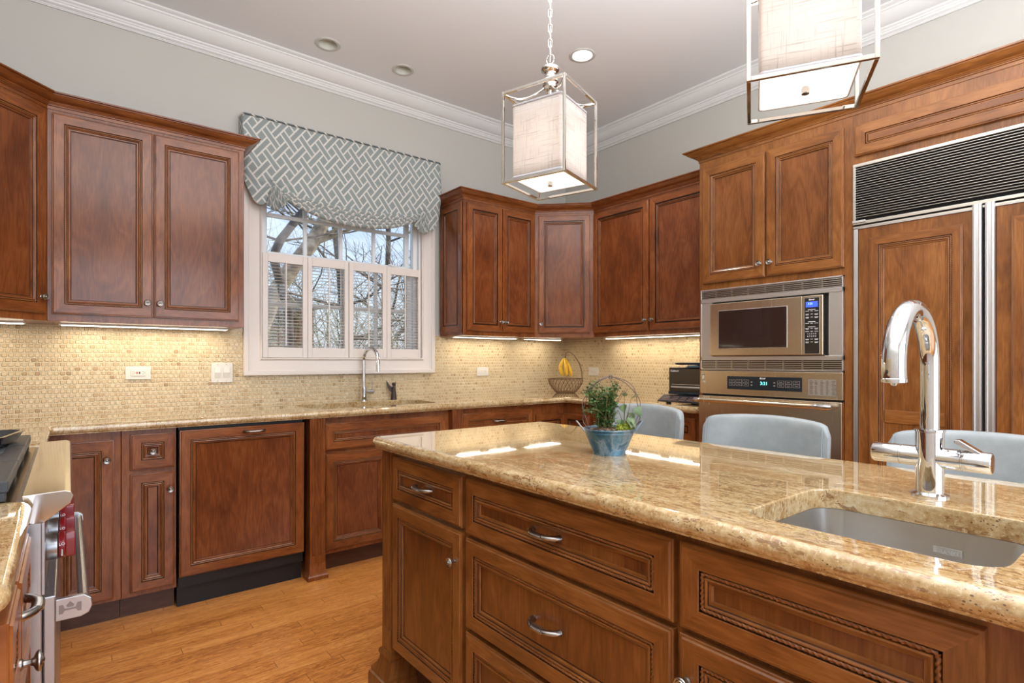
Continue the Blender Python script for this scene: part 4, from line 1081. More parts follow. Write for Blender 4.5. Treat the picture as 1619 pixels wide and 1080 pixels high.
text('maker_name', 'dacor', 0.0125, WHITEINK, cp, (0.6315, -0.0449, 0.3555), (R(90), 0, 0), 0.0002, bold=True)
mb = MB()
def dash(x, z, w, h=0.0022): mb.box(x - w / 2, x + w / 2, -0.0449, -0.0444, z - h / 2, z + h / 2)
for z in (0.306, 0.246, 0.221): dash(0.6315, z, 0.034)
for z, rows_ in ((0.299, 1), (0.284, 2), (0.269, 2), (0.2385, 1), (0.213, 2), (0.198, 1), (0.160, 2), (0.146, 2)):
    for k, w_ in enumerate((0.017, 0.011, 0.017)):
        dash(0.6315 + (k - 1) * 0.0215, z, w_, 0.0018)
        if rows_ == 2 and k != 1: dash(0.6315 + (k - 1) * 0.0215, z - 0.0038, w_ * .8, 0.0018)
obj('key_legends', mb, WHITEINK, cp, smooth=None)
text('key_numbers', '1  2  3  4  5', 0.0088, WHITEINK, cp, (0.6315, -0.0449, 0.186), (R(90), 0, 0), 0.0002, bold=True)
text('key_numbers', '6  7  8  9  0', 0.0088, WHITEINK, cp, (0.6315, -0.0449, 0.174), (R(90), 0, 0), 0.0002, bold=True)

# ------------------------------------------------------------------ wall oven
ov = thing('wall_oven', 'stainless wall oven with black control strip under the microwave', 'oven', (-0.65, -1.822, 0.39), R(-90))
obj('oven_box', MB().box(0.002, Wm - .002, 0.0, 0.56, 0.0, 0.742), GRILLB, ov, smooth=None)
cp = obj('control_panel', MB().box(0, Wm, -0.024, 0, 0.608, 0.742), STEEL_O, ov, smooth=None, bevel=.003)
obj('control_strip', MB().box(0.170, 0.576, -0.0252, -0.02, 0.640, 0.712), simple('navy_black_glass', (0.012, 0.017, 0.024), 0.2), cp, smooth=None)
text('maker_name', 'dacor', 0.014, WHITEINK, cp, (0.373, -0.0256, 0.7035), (R(90), 0, 0), 0.0002, bold=True)
text('display_time', '3:21', 0.024, TEALTXT, cp, (0.380, -0.0256, 0.676), (R(90), 0, 0), 0.0002, bold=True)
mb = MB()
for xo in (0.182, 0.452):
    for k in range(3):
        for r_ in range(2):
            x = xo + k * 0.040; z = 0.660 + r_ * 0.018
            for a, b, c_, d_ in ((x, x + .034, z, z + .0012), (x, x + .034, z + .0145, z + .0157), (x, x + .0012, z, z + .0157), (x + .0328, x + .034, z, z + .0157)): mb.box(a, b, -0.0256, -0.0250, c_, d_)
            mb.box(x + .009, x + .025, -0.0256, -0.025, z + .007, z + .009)
for xc in (0.312, 0.436):
    for s_ in (-1, 1): mb.box(xc - .004, xc + .004, -.0256, -.025, 0.674 + s_ * .008 - .003, 0.674 + s_ * .008 + .003)
obj('key_outlines', mb, GREYINK, cp, smooth=None)
obj('cooking_chart', MB().box(0.606, 0.735, -0.0246, -0.02, 0.626, 0.706), STEEL_W, cp, smooth=None)
mb = MB()
for r_ in range(11):
    for k in range(5):
        w_ = (0.018, 0.012, 0.012, 0.012, 0.02)[k] * random.uniform(.7, 1.1); x = 0.612 + k * 0.026; z = 0.632 + r_ * 0.0065
        mb.box(x, x + w_, -0.0249, -0.0244, z, z + .0022)
obj('chart_lines', mb, DARKINK, cp, smooth=None)
dr_ = obj('oven_door', MB().box(0.0, Wm, -0.040, -0.001, 0.012, 0.598), STEEL_O, ov, smooth=None, bevel=.003)
obj('door_window', MB().box(0.12, 0.645, -0.0412, -0.035, 0.12, 0.44), OVGLASS, dr_, smooth=None)
obj('door_handle', MB().tube([(0.028, -0.085, 0.575), (0.30, -0.085, 0.575), (0.652, -0.085, 0.575)], 0.0125, 16), STEEL_O, dr_, smooth=50)
for x0, x1 in ((0.004, 0.034), (0.648, 0.738)):
    mb = MB(); rows = []
    for k in range(7):
        t = k / 6; x = x0 + (x1 - x0) * t; q = sin(pi * (0.15 + 0.7 * t)) if x0 > .1 else 1
        rows.append([(x, -0.085 + 0.0125 * 1.25 * cos(2 * pi * j / 14) * (0.6 + .5 * q), 0.575 + 0.0125 * 1.15 * sin(2 * pi * j / 14) * (0.6 + .45 * q)) for j in range(14)])
    mb.grid(rows, cv=True, cap0=True, cap1=True); mb.box((x0 + x1) / 2 - .009, (x0 + x1) / 2 + .009, -0.085, -0.038, 0.566, 0.584)
    obj('handle_end', mb, CHROME, dr_, smooth=50)
ch = thing('hanging_charm', 'tiny silver charm hooked on the left of the oven control panel', 'charm', (-0.676, -1.842, 1.075), R(-90))
mb = MB(); mb.lathe([(0.006, -0.001), (0.006, -0.005), (0.0001, -0.007)], 14, (0, 0, 0.035), 'y'); obj('magnet', mb, CHROME, ch)
mb = MB(); mb.tube([(0, -0.003, 0.032), (0, -0.004, 0.02), (0.0, -0.003, 0.0)], 0.0016, 6); mb.box(-0.003, 0.001, -.005, -.002, -.012, .012)
mb.prism([(0.0, 0.0), (0.006, 0.010), (0.009, 0.010), (0.003, -0.001), (0.010, -0.014), (0.006, -0.014)], -0.005, -0.002, axis='y'); obj('letter_pendant', mb, STEEL_W, ch, smooth=None)

# ------------------------------------------------------------------ refrigerator
fr = thing('refrigerator', 'wide built-in refrigerator with wood panel doors and a slatted grille on top', 'refrigerator', (-0.65, -2.626, 0), R(-90))
WF = 1.066
obj('housing', MB().box(0.002, WF, 0.012, 0.60, 0.0, 2.114), GRILLB, fr, smooth=None)
mb = MB(); mb.box(0, WF, -0.012, 0.012, 2.100, 2.114); mb.box(0, 0.011, -0.012, 0.012, 1.842, 2.100); mb.box(WF - .011, WF, -.012, .012, 1.842, 2.100); mb.box(0, WF, -0.012, 0.012, 1.828, 1.842)
mb.box(0.0, WF, -.008, .012, 1.812, 1.821)
gf = obj('grille_frame', mb, STEEL, fr, smooth=None, bevel=.001)
mb = MB().box(0, 0.055, -.020, -.008, 1.836, 1.846); obj('grille_latch', mb, STEEL_W, gf, smooth=None, bevel=.001)
ns = 21; lm = MB()
p_ = (2.098 - 1.856) / ns
prof = [(-0.010, 0.0), (-0.002, 0.0042), (0.004, 0.0042), (0.004, 0.003), (-0.002, 0.003), (-0.0085, -0.0006), (-0.010, -0.0016)]
lm.prism(prof, 0.011, WF - .011, axis='x'); me = lm.mesh('grille_slat', STEEL, None); fixn(me)
for k in range(ns): obj('grille_slat', me, None, gf, (0, 0, 1.862 + k * p_))
def frdoor(x0, x1, hx0, hx1, latch):
    d = obj('door', MB().box(x0, x1, -0.004, 0.010, 0.11, 1.808), WOOD_I, fr, smooth=None)
    fx0, fx1 = x0 + 0.046, x1 - 0.030
    fm = front_mesh(fx1 - fx0, 1.757 - 0.16, 0.036, 0.012); f = obj('applied_frame', fm, [WOOD_I, DGROOVE, PANEL_I], d, (fx0, -0.004, 0.16), smooth=25)
    obj('rope_molding', rope_mesh(fx1 - fx0, 1.757 - .16, 0.036, 0.012, 0.0028), GLAZE, d, (fx0, -0.004, 0.16), smooth=60)
    obj('mid_rail', MB().box(fx0 + .062, fx1 - .062, -0.0125, -0.004, 0.906, 0.964, 'x'), WOOD_I, d, smooth=None, bevel=.002)
    mb = MB(); pr = [(hx0, 0.010), (hx0, -0.022), (hx0 + .002, -0.026), (hx0 + .008, -0.027), (hx0 + .012, -0.022), (hx1 - .012, -0.022), (hx1 - .008, -0.027), (hx1 - .002, -0.026), (hx1, -0.022), (hx1, 0.010)]
    mb.prism(pr[::-1], 0.11, 1.826); obj('channel_handle', mb, STEEL_W, d, smooth=25)
    return d
d1 = frdoor(0.022, 0.444, 0.446, 0.478, 1)
d2 = frdoor(0.520, 1.052, 0.486, 0.518, 0)
for d, x0, x1 in ((d1, 0.002, 0.020), (d2, 1.054, 1.064)):
    obj('edge_strip', MB().box(x0, x1, -0.010, 0.010, 0.11, 1.808), STEEL_W, d, smooth=None, bevel=.001)
for d, x0, x1 in ((d1, 0.020, 0.446), (d2, 0.518, 1.054)): obj('top_strip', MB().box(x0, x1, -.010, .010, 1.8083, 1.811), STEEL_W, d, smooth=None)

# ------------------------------------------------------------------ range
rg = thing('gas_range', 'stainless gas range with red knobs on the left wall', 'range', (-3.606, -2.200, 0), R(90))
WR = 0.92
mb = MB(); mb.box(0, WR, 0.0, 0.64, 0.12, 0.905); mb.box(0.02, WR - .02, .05, .64, 0.0, 0.12); obj('body', mb, STEEL_R, rg, smooth=None, bevel=.002)
bn = [(0.03, 0.920), (-0.036, 0.922), (-0.046, 0.918), (-0.0505, 0.909), (-0.046, 0.896), (-0.002, 0.861), (0.03, 0.861)]
obj('front_bullnose', MB().prism(bn[::-1], -0.004, WR + .004, axis='x'), simple('polished_stainless', (0.66, 0.65, 0.63), 0.09, 1.0), rg, smooth=None, bevel=.001)
obj('cooktop_tray', MB().box(0.012, WR - .012, 0.040, 0.62, 0.905, 0.908), simple('brass_tinted_tray', (0.45, 0.35, 0.2), 0.25, 1.0), rg, smooth=None)
obj('control_panel', MB().box(0.0, WR, -0.004, 0.0, 0.715, 0.861), STEEL_R, rg, smooth=None)
for k in range(6):
    y = 0.10 + k * 0.144
    kb = obj('knob', MB().lathe([(0.027, 0), (0.0285, -0.003), (0.0285, -0.019), (0.025, -0.021)], 28, (0, 0, 0), 'y'), STEEL_R, rg, (y, -0.004, 0.785))
    mb = MB().lathe([(0.027, -0.021), (0.028, -0.023), (0.028, -0.031), (0.0255, -0.034), (0.0001, -0.034)], 28, (0, 0, 0), 'y')
    mb.prism(round_poly([(-0.0065, -0.0275), (0.0065, -0.0275), (0.0065, 0.0275), (-0.0065, 0.0275)], 0.004, 3), -0.050, -0.033, axis='y')
    obj('knob_cap', mb, REDK, kb, smooth=35, bevel=.0015)
    if k < 3:
        text('knob_marking', 'LO', 0.008, WHITEINK, kb, (-0.0287, -0.027, 0.008), (R(90), 0, R(-90)), 0.0003)
        text('knob_marking', 'SIMMER', 0.0042, WHITEINK, kb, (-0.0287, -0.027, -0.010), (R(90), R(90), R(-90)), 0.0003)
dr_ = obj('oven_door', MB().box(0.012, WR - .012, -0.022, -0.001, 0.16, 0.705), STEEL_R, rg, smooth=None, bevel=.003)
obj('door_handle', MB().tube([(0.045, -0.068, 0.668), (0.45, -0.068, 0.668), (WR - .045, -0.068, 0.668)], 0.0105, 18), STEEL_R, dr_, smooth=50)
for y in (0.038, WR - 0.050):
    pr = [(-0.0, 0.640), (-0.060, 0.640), (-0.074, 0.646), (-0.080, 0.660), (-0.078, 0.676), (-0.066, 0.686), (0.0, 0.686)]
    hb = obj('handle_bracket', MB().prism([(a - .003, b) for a, b in pr][::-1], y, y + .012, axis='x'), STEEL_R, dr_, smooth=None, bevel=.0015)
    if y < .1:
        W_ = [(0, 0), (0.006, 0), (0.010, 0.006), (0.028, 0.006), (0.032, 0.0), (0.038, 0), (0.038, 0.019), (0.031, 0.019), (0.028, 0.010), (0.010, 0.010), (0.007, 0.019), (0.0, 0.019)]
        mb = MB(); mb.prism([(-0.064 + a, 0.654 + b) for a, b in W_][::-1], y - .0008, y + .001, axis='x')
        mb.prism([(-0.050, 0.666), (-0.040, 0.666), (-0.038, 0.670), (-0.045, 0.678), (-0.052, 0.670)][::-1], y - .0008, y + .001, axis='x')
        obj('emblem', mb, PEWTER, hb, smooth=None)
for g in range(3):
    gx0 = 0.018 + g * 0.296; gx1 = gx0 + 0.290
    mb = MB(); z0, z1 = 0.926, 0.950
    mb.box(gx0, gx1, 0.052, 0.092, z0, z1); mb.box(gx0, gx1, 0.57, 0.60, z0, z1); mb.box(gx0, gx0 + .016, 0.09, 0.58, z0, z1 - .002); mb.box(gx1 - .016, gx1, .09, .58, z0, z1 - .002)
    for k in range(1, 9): mb.box(gx0 + (gx1 - gx0) * k / 9 - .006, gx0 + (gx1 - gx0) * k / 9 + .006, 0.09, 0.58, z1 - .014, z1 - .003)
    for a in (gx0 + .002, gx1 - .03): 
        for b in (0.056, 0.572): mb.box(a, a + .028, b, b + .025, 0.908, z0)
    obj('grate', mb, IRON, rg, smooth=None, bevel=.0025)
    for by in (0.20, 0.45): obj('burner', MB().lathe([(0.05, 0), (0.05, 0.012), (0.035, 0.018), (0.0001, 0.019)], 24, ((gx0 + gx1) / 2, by, 0.908)), IRON, rg)
pn = thing('griddle_pan', 'square black griddle pan resting on the range grates', 'pan', (-3.80, -1.54, 0.950), R(80))
rows = []
for e, z in ((0.085, 0.0), (0.105, 0.004), (0.118, 0.028), (0.122, 0.030), (0.122, 0.033), (0.113, 0.033), (0.100, 0.010), (0.095, 0.008)):
    rows.append([(x, y, z) for x, y in round_poly([(-e, -e), (e, -e), (e, e), (-e, e)], 0.03, 5)])
mb = MB().grid(rows, cv=True, cap0=True, cap1=True); obj('pan_body', mb, simple('black_enamel', (0.02, 0.02, 0.022), 0.12, 0, coat=.6), pn, smooth=45)
obj('handle', MB().tube([(0.0, 0.118, 0.026), (0, 0.19, 0.034), (0, 0.25, 0.038)], [0.010, 0.008, 0.010], 10, flat=1.6), IRON, pn)

# ------------------------------------------------------------------ counter stools
def stool(label, y, rz=0.0, x=-1.80):
    t = thing('counter_stool', label, 'stool', (x, y, 0), R(-90) + rz, 'upholstered counter stools on the far side of the island')
    # seat
    mb = MB(); rows = []
    for e, z in ((0.19, 0.60), (0.215, 0.605), (0.225, 0.62), (0.225, 0.655), (0.215, 0.672), (0.17, 0.680), (0.0001, 0.683)):
        rows.append([(a, b, z) for a, b in round_poly([(-e, -e * .95), (e, -e * .95), (e, e * .95), (-e, e * .95)], max(e * .2, 1e-5) if e > .01 else 0.00002, 4)])
    mb.grid(rows, cv=True, cap0=True); obj('seat', mb, LEATHER, t, smooth=60)
    # curved back, wrapped: grid over width and a rounded section
    mb = MB(); NX = 30; rows = []
    for i in range(NX + 1):
        u = -1 + 2 * i / NX; x_ = u * 0.232; yb = 0.245 - 0.055 * u * u; top = 0.986 - 0.014 * abs(u) ** 2 - 0.020 * max(0, (abs(u) - .9) / .1) ** 2.5; bot = 0.66
        th = 0.030; e = 1 - abs(u) ** 14 * .45; row = []
        for k in range(28):
            a = 2 * pi * k / 28; ca, sa = cos(a), sin(a)
            zz = math.copysign(abs(sa) ** 0.16, sa); yy = math.copysign(abs(ca) ** 0.55, ca)
            h = (top - bot) / 2; z = (top + bot) / 2 + zz * (h - .0 - (1 - e) * .03)
            row.append((x_, yb + yy * th * e * .85 + (z - .66) * 0.10, z))
        rows.append(row)
    mb.grid(rows, cv=True, cap0=True, cap1=True); bk = obj('backrest', mb, LEATHER, t, smooth=60)
    for s_ in (-1, 1):
        pts = []
        for k in range(40):
            z = 0.67 + k / 39 * 0.295; u = 0.93 * s_; pts.append((u * 0.232, 0.245 - 0.055 * u * u - 0.0265 + (z - .66) * .10, z))
        obj('seam_stitching', MB().tube(pts, 0.0012, 6), STITCH, bk)
    for sx in (-1, 1):
        for sy in (-1, 1):
            mb = MB(); a = (sx * .185, sy * .175, 0.60); b = (sx * .205, sy * .20 + (0.02 if sy > 0 else 0), 0.0)
            mb.tube([a, ((a[0] + b[0]) / 2, (a[1] + b[1]) / 2, 0.3), b], [0.020, 0.017, 0.014], 4); obj('leg', mb, DARKWOOD, t, smooth=None)
    mb = MB()
    for z, q in ((0.22, .2),):
        P = [(-.198, -.19, z), (.198, -.19, z), (.198, .20, z), (-.198, .20, z)]
        for k in range(4): mb.tube([P[k], P[(k + 1) % 4]], 0.010, 6)
    obj('foot_rail', mb, DARKWOOD, t); return t
stool('pale blue-grey upholstered stool back behind the blue planter', -2.03, R(-4), -1.72)
stool('pale blue-grey upholstered stool back in front of the wall oven', -2.655, 0)
stool('pale blue-grey upholstered stool back behind the island faucet', -3.29, 0)

# ------------------------------------------------------------------ pendants
def pendant(label, x, y, ang, zb=1.78, Wd=0.24, H=0.306):
    t = thing('pendant_lantern', label, 'pendant light', (x, y, zb), ang, 'lantern pendants over the island')
    b = 0.0085; h = Wd / 2; bars = MB()
    for sx in (-1, 1):
        for sy in (-1, 1): bars.box(sx * h - (b if sx > 0 else 0), sx * h + (0 if sx > 0 else b), sy * h - (b if sy > 0 else 0), sy * h + (0 if sy > 0 else b), 0, H)
    for z0 in (0, H - b):
        for s_ in (-1, 1):
            q0, q1 = (h - b, h) if s_ > 0 else (-h, -h + b)
            bars.box(-h + b, h - b, q0, q1, z0, z0 + b); bars.box(q0, q1, -h + b, h - b, z0, z0 + b)
    obj('metal_frame', bars, POLNI, t, smooth=None, bevel=.0008)
    # four curved arms from the hub to the top corners
    mb = MB()
    for sx in (-1, 1):
        for sy in (-1, 1):
            pts = []
            for k in range(13):
                u = k / 12; r_ = u ** 1.2 * (h - .006); pts.append((sx * r_, sy * r_, H - .006 + 0.055 * (1 - u) ** 2 - 0.028 * sin(pi * u) ** 1.0 * u))
            mb.tube(pts, 0.0032, 8)
    obj('arm_set', mb, POLNI, t)
    pr = [(0.004, 0.028), (0.024, 0.030), (0.026, 0.036), (0.022, 0.040), (0.023, 0.046), (0.028, 0.050), (0.028, 0.056), (0.021, 0.062), (0.018, 0.072), (0.022, 0.082), (0.030, 0.088), (0.032, 0.094), (0.030, 0.099), (0.016, 0.104), (0.008, 0.108), (0.006, 0.114), (0.0001, 0.116)]
    obj('hub', MB().lathe([(r_, z_ + H) for r_, z_ in pr], 28), POLNI, t, smooth=50)
    obj('stem', MB().tube([(0, 0, 0.10), (0, 0, 0.2), (0, 0, H + .04)], 0.005, 10), POLNI, t)
    ring = [(0, 0.0145 * cos(a), H + .128 + 0.0165 * sin(a)) for a in [2 * pi * k / 20 for k in range(20)]]
    obj('loop', MB().tube(ring, 0.0022, 8, closed=True), POLNI, t)
    # chain to the ceiling
    zt = ZC - zb - 0.025; z = H + 0.145; k = 0; L = 0.030
    lk = [(0.0062 * cos(a), 0, (0.009 if sin(a) >= 0 else -.009) + 0.0062 * sin(a)) for a in [2 * pi * q / 16 for q in range(16)]]
    cm = MB()
    while z < zt:
        q = MB().tube(lk, 0.0016, 6, closed=True); M = Matrix.Translation((0, 0, z + .013)) @ Matrix.Rotation(R(90) * (k % 2) + .3, 4, 'Z')
        i0 = len(cm.v); cm.v += [tuple(M @ Vector(v)) for v in q.v]; cm.f += [tuple(i0 + i_ for i_ in f) for f in q.f]; cm.uv += q.uv; cm.m += q.m
        z += 0.0255; k += 1
    obj('chain', cm, POLNI, t, smooth=60)
    obj('cord', MB().tube([(0.001, 0.001, H + .12), (0.003, 0, zt * .6 + H * .4), (0, 0, zt)], 0.0016, 6), STEEL_W, t)
    obj('ceiling_canopy', MB().lathe([(0.008, zt - .004), (0.02, zt), (0.06, zt + .012), (0.063, zt + .0245), (0.0001, zt + .0245)], 32), POLNI, t)
    # linen shade: square tube with soft corners, open top, diffuser below
    s_ = 0.094; z0, z1 = 0.018, H - 0.040
    base = round_poly([(-s_, -s_), (s_, -s_), (s_, s_), (-s_, s_)], 0.010, 4); acc = [0]
    for k in range(1, len(base) + 1): acc.append(acc[-1] + math.hypot(base[k % len(base)][0] - base[k - 1][0], base[k % len(base)][1] - base[k - 1][1]))
    rows = [[(x_, y_, z0 + (z1 - z0) * j / 6) for x_, y_ in base] for j in range(7)]
    mb = MB().grid(rows, cv=True, uvf=lambda a, b_: (acc[b_] , rows[a][0][2]))
    shd = obj('linen_shade', mb, LINEN, t, smooth=40); md = shd.modifiers.new('s', 'SOLIDIFY'); md.thickness = 0.0012; md.offset = 0
    for za in (z0, z1 - .008):
        o_ = round_poly([(-s_ - .001, -s_ - .001), (s_ + .001, -s_ - .001), (s_ + .001, s_ + .001), (-s_ - .001, s_ + .001)], 0.010, 4)
        rr_ = [[(x_, y_, za) for x_, y_ in o_], [(x_, y_, za + .008) for x_, y_ in o_]]
        e_ = obj('shade_trim', MB().grid(rr_, cv=True), SHADETRIM, shd, smooth=40); md = e_.modifiers.new('s', 'SOLIDIFY'); md.thickness = 0.001; md.offset = 0
    obj('diffuser', MB().prism(round_poly([(-s_ + .002, -s_ + .002), (s_ - .002, -s_ + .002), (s_ - .002, s_ - .002), (-s_ + .002, s_ - .002)], 0.010, 4), 0.019, 0.022), DIFF, t, smooth=None)
    obj('finial', MB().lathe([(0.0001, 0.003), (0.008, 0.003), (0.0085, 0.006), (0.0085, 0.014), (0.006, 0.019)], 20), POLNI, t)
    sock = MB()
    for sx, sy in ((-1, -1), (1, -1), (0, 1)): sock.lathe([(0.010, 0.235), (0.010, 0.185), (0.008, 0.18)], 10, (sx * .035, sy * .035, 0))
    obj('candle_sockets', sock, PLATE, t)
    for k, (sx, sy) in enumerate(((-1, -1), (1, -1), (0, 1))):
        blb = obj('bulb', MB().lathe([(0.008, 0.180), (0.016, 0.165), (0.020, 0.145), (0.016, 0.125), (0.0001, 0.115)], 12, (sx * .035, sy * .035, 0)), simple('lit_bulb', (1, .95, .85), .5, 0, ecol=(1, .86, .68), estr=8.5), t)
    return t
pendant('lit linen lantern pendant in a polished frame hanging at the middle of the photo', -2.282, -2.275, R(18))
pendant('lit linen lantern pendant cut off by the top edge of the photo, near the refrigerator', -2.282, -3.113, R(28))

# ------------------------------------------------------------------ recessed ceiling lights
clab = ['unlit recessed ceiling can above the roman shade, left of two', 'unlit recessed ceiling can to the right of the other unlit one', 'brightly lit recessed downlight beside the lantern chain']
for (cx, cy, r), lb, lit in zip(CANS, clab, (0, 0, 1)):
    t = thing('recessed_light', lb, 'ceiling light', (cx, cy, ZC), 0)
    obj('can', MB().grid([[(r * q * cos(2 * pi * k / 28), r * q * sin(2 * pi * k / 28), z) for k in range(28)] for q, z in ((1.0, 0.0), (0.97, 0.03), (0.92, 0.055))], cv=True), CANIN, t, smooth=60, fix=False)
    obj('lens', MB().lathe([(r * .93, (0.045 if not lit else 0.004)), (0.0001, (0.046 if not lit else 0.005))], 28), CANLIT if lit else CANIN, t)
    obj('trim_ring', MB().lathe([(r - .001, 0.0), (r, -0.004), (r + .010, -0.005), (r + .018, -0.0035), (r + .020, 0.0)], 36, cap=False), CANTRIM, t, smooth=60)
    if lit:
        lamp('downlight', 'SPOT', (cx, cy, ZC - .02), 40, (1, 0.90, 0.76), (0, 0, 0), spot_size=R(110), spot_blend=0.6, shadow_soft_size=0.05)

# ------------------------------------------------------------------ outlets and switches
def plate(kind, label, x, y, z, rz, w, h, fn, group=None):
    t = thing(kind, label, 'switch' if 'switch' in kind else 'outlet', (x, y, z), rz, group)
    obj('cover_plate', MB().box(-w / 2, w / 2, -0.007, 0, -h / 2, h / 2), PLATE, t, smooth=None, bevel=.002)
    fn(t); return t
def duplex(t, gf=False):
    if gf:
        obj('receptacle', MB().box(-0.034, 0.034, -0.0105, -0.007, -0.0165, 0.0165), PLATE, t, smooth=None, bevel=.001)
        obj('test_button', MB().box(-0.009, -0.003, -0.012, -0.0105, -0.006, 0.006), simple('red_button', (0.6, 0.06, 0.03), .4), t, smooth=None)
        obj('reset_button', MB().box(0.003, 0.009, -0.012, -0.0105, -0.006, 0.006), BLACKP, t, smooth=None)
        xs = (-0.023, 0.022)
    else:
        for s_ in (-1, 1): obj('receptacle', MB().prism(round_poly([(-0.017 + s_ * .0195, -0.014), (0.017 + s_ * .0195, -0.014), (0.017 + s_ * .0195, 0.014), (-0.017 + s_ * .0195, 0.014)], 0.008, 4), -0.0095, -0.007, axis='y'), PLATE, t, smooth=None)
        xs = (-0.0195, 0.0195)
    y1 = -0.0108 if gf else -0.0098
    mb = MB()
    for x in xs:
        for s_ in (-1, 1): mb.box(x - .004, x + .003, y1, y1 + .001, s_ * .006 - .0009, s_ * .006 + .0009)
        mb.box(x + .006, x + .009, y1, y1 + .001, -.0015, .0015)
    obj('slots', mb, DARKINK, t, smooth=None)
plate('wall_outlet', 'white horizontal outlet with red and black test buttons left of the light switch', -3.263, -0.008, 1.121, 0, 0.116, 0.072, lambda t: duplex(t, True))
def rock(t):
    for s_ in (-1, 1):
        obj('rocker', MB().prism([(-0.0075, -0.033), (-0.0135, 0.0), (-0.0095, 0.033), (-0.007, 0.033), (-0.007, -0.033)], s_ * .0235 - .0155, s_ * .0235 + .0155, axis='x'), PLATE, t, smooth=None)
    mb = MB()
    for s_ in (-1, 1):
        for z in (-.048, .048): mb.lathe([(0.0022, -.007), (0.0022, -.0076)], 8, (s_ * .0235, 0, z), 'y')
    obj('screws', mb, NICKEL, t)
plate('light_switch', 'white double rocker light switch left of the window', -2.848, -0.008, 1.117, 0, 0.116, 0.116, rock)
plate('wall_outlet', 'white duplex outlet on the tile right of the window', -0.943, -0.008, 1.101, 0, 0.112, 0.070, duplex)
plate('wall_outlet', 'white duplex outlet on the right wall behind the fruit basket', -0.008, -0.36, 1.094, R(-90), 0.112, 0.070, duplex)

# ------------------------------------------------------------------ figurine
fg = thing('angel_figurine', 'small dark brown winged figurine on the counter behind the window sink', 'figurine', (-1.755, -0.062, 0.914), R(-20))
obj('robe', MB().lathe([(0.022, 0), (0.0215, 0.004), (0.019, 0.03), (0.0165, 0.055), (0.013, 0.068), (0.015, 0.078), (0.013, 0.086), (0.006, 0.092), (0.006, 0.095), (0.011, 0.1), (0.013, 0.108), (0.011, 0.116), (0.0001, 0.121)], 20), FIGUR, fg, smooth=60)
for s_, hh in ((-1, 1.0), (1, 0.95)):
    P = [(0.004, 0.048), (0.018, 0.052), (0.040, 0.078), (0.050, 0.105), (0.052, 0.135), (0.040, 0.120), (0.026, 0.098), (0.010, 0.085)] if s_ < 0 else [(0.002, 0.070), (0.010, 0.072), (0.016, 0.10), (0.016, 0.134), (0.008, 0.118), (0.003, 0.095)]
    o = obj('wing', MB().prism([(s_ * a, b * hh) for a, b in P], 0.006, 0.012, axis='y'), FIGUR, fg, smooth=None, bevel=.0015)

# ------------------------------------------------------------------ fruit basket and bananas
fb = thing('wire_fruit_basket', 'bronze wire fruit basket with a tall banana hook in the counter corner', 'basket', (-0.26, -0.27, 0.914), R(-38))
def bp(u, a):   # profile from base ring to rim
    r = 0.080 + (0.148 - 0.080) * (1 - (1 - u) ** 1.9); return (r * cos(a), r * sin(a), 0.004 + 0.116 * u)
obj('base_ring', MB().tube([bp(0, 2 * pi * k / 40) for k in range(40)], 0.0035, 6, closed=True), BRONZE, fb)
obj('rim_ring', MB().tube([bp(1, 2 * pi * k / 48) for k in range(48)], 0.0035, 8, closed=True), BRONZE, fb)
mb = MB(); NW = 26
for k in range(NW):
    for s_ in (-1, 1): mb.tube([bp(j / 9, 2 * pi * k / NW + s_ * 0.5 * j / 9) for j in range(10)], 0.0016, 5)
obj('wire_mesh', mb, BRONZE, fb)
mb = MB()
for s_ in (-1, 1):
    pts = [(0.142, s_ * 0.035, 0.118), (0.140, s_ * .030, 0.17), (0.118, s_ * .020, 0.25), (0.075, s_ * .008, 0.315), (0.045, s_ * .002, 0.342), (0.025, 0, 0.348), (0.008, 0, 0.342), (0.0, 0, 0.328), (0.0, 0, 0.300)]
    mb.tube(pts, 0.0026, 6)
obj('banana_hook', mb, BRONZE, fb, smooth=60)
for i, (a, off, lb) in enumerate(((R(150), 0.030, 'leftmost banana hanging from the basket hook'), (R(205), 0.012, 'middle banana hanging from the basket hook'), (R(-35), 0.020, 'rightmost banana hanging from the basket hook'))):
    bt = thing('banana', 'ripe yellow ' + lb, 'banana', (-0.26, -0.27, 0.914 + 0.308), R(-38), 'bananas hanging on the hook')
    sgn = (-1, 0.1, 1)[i]; pts = []; rr = []
    for k in range(16):
        t = k / 15; z = -0.012 - 0.168 * t + 0.012 * t * t
        x = sgn * 0.030 * sin(min(1, t * 1.6) * pi / 2) + (0.028 * t * t if i == 2 else (-0.010 * sin(pi * t) + .020 * t * t if i == 0 else 0.004 + .010 * t * t)) + (-.012 if i < 2 else -.008) * (1 - 0.0)
        y = (-0.022 if i == 1 else (-0.004 if i == 0 else -0.008)) * sin(min(1, t * 2) * pi / 2) - 0.022 * sin(pi * t)
        pts.append((x, y, z)); rr.append(0.0045 if k == 0 else (0.0158 * min(1, (0.42 + t * 2.2)) * (1 if t < .82 else max(.25, 1 - (t - .82) / .18 * .75))))
    b_ = obj('fruit', MB().tube(pts, rr, 7), BANANA, bt, smooth=70)
    obj('banana_stem', MB().tube([(0, 0, 0.002), (pts[0][0] * .5, pts[0][1] * .5, -.006), pts[0], pts[1]], [0.005, .0045, 0.0045, 0.0055], 7), BANTIP, bt)

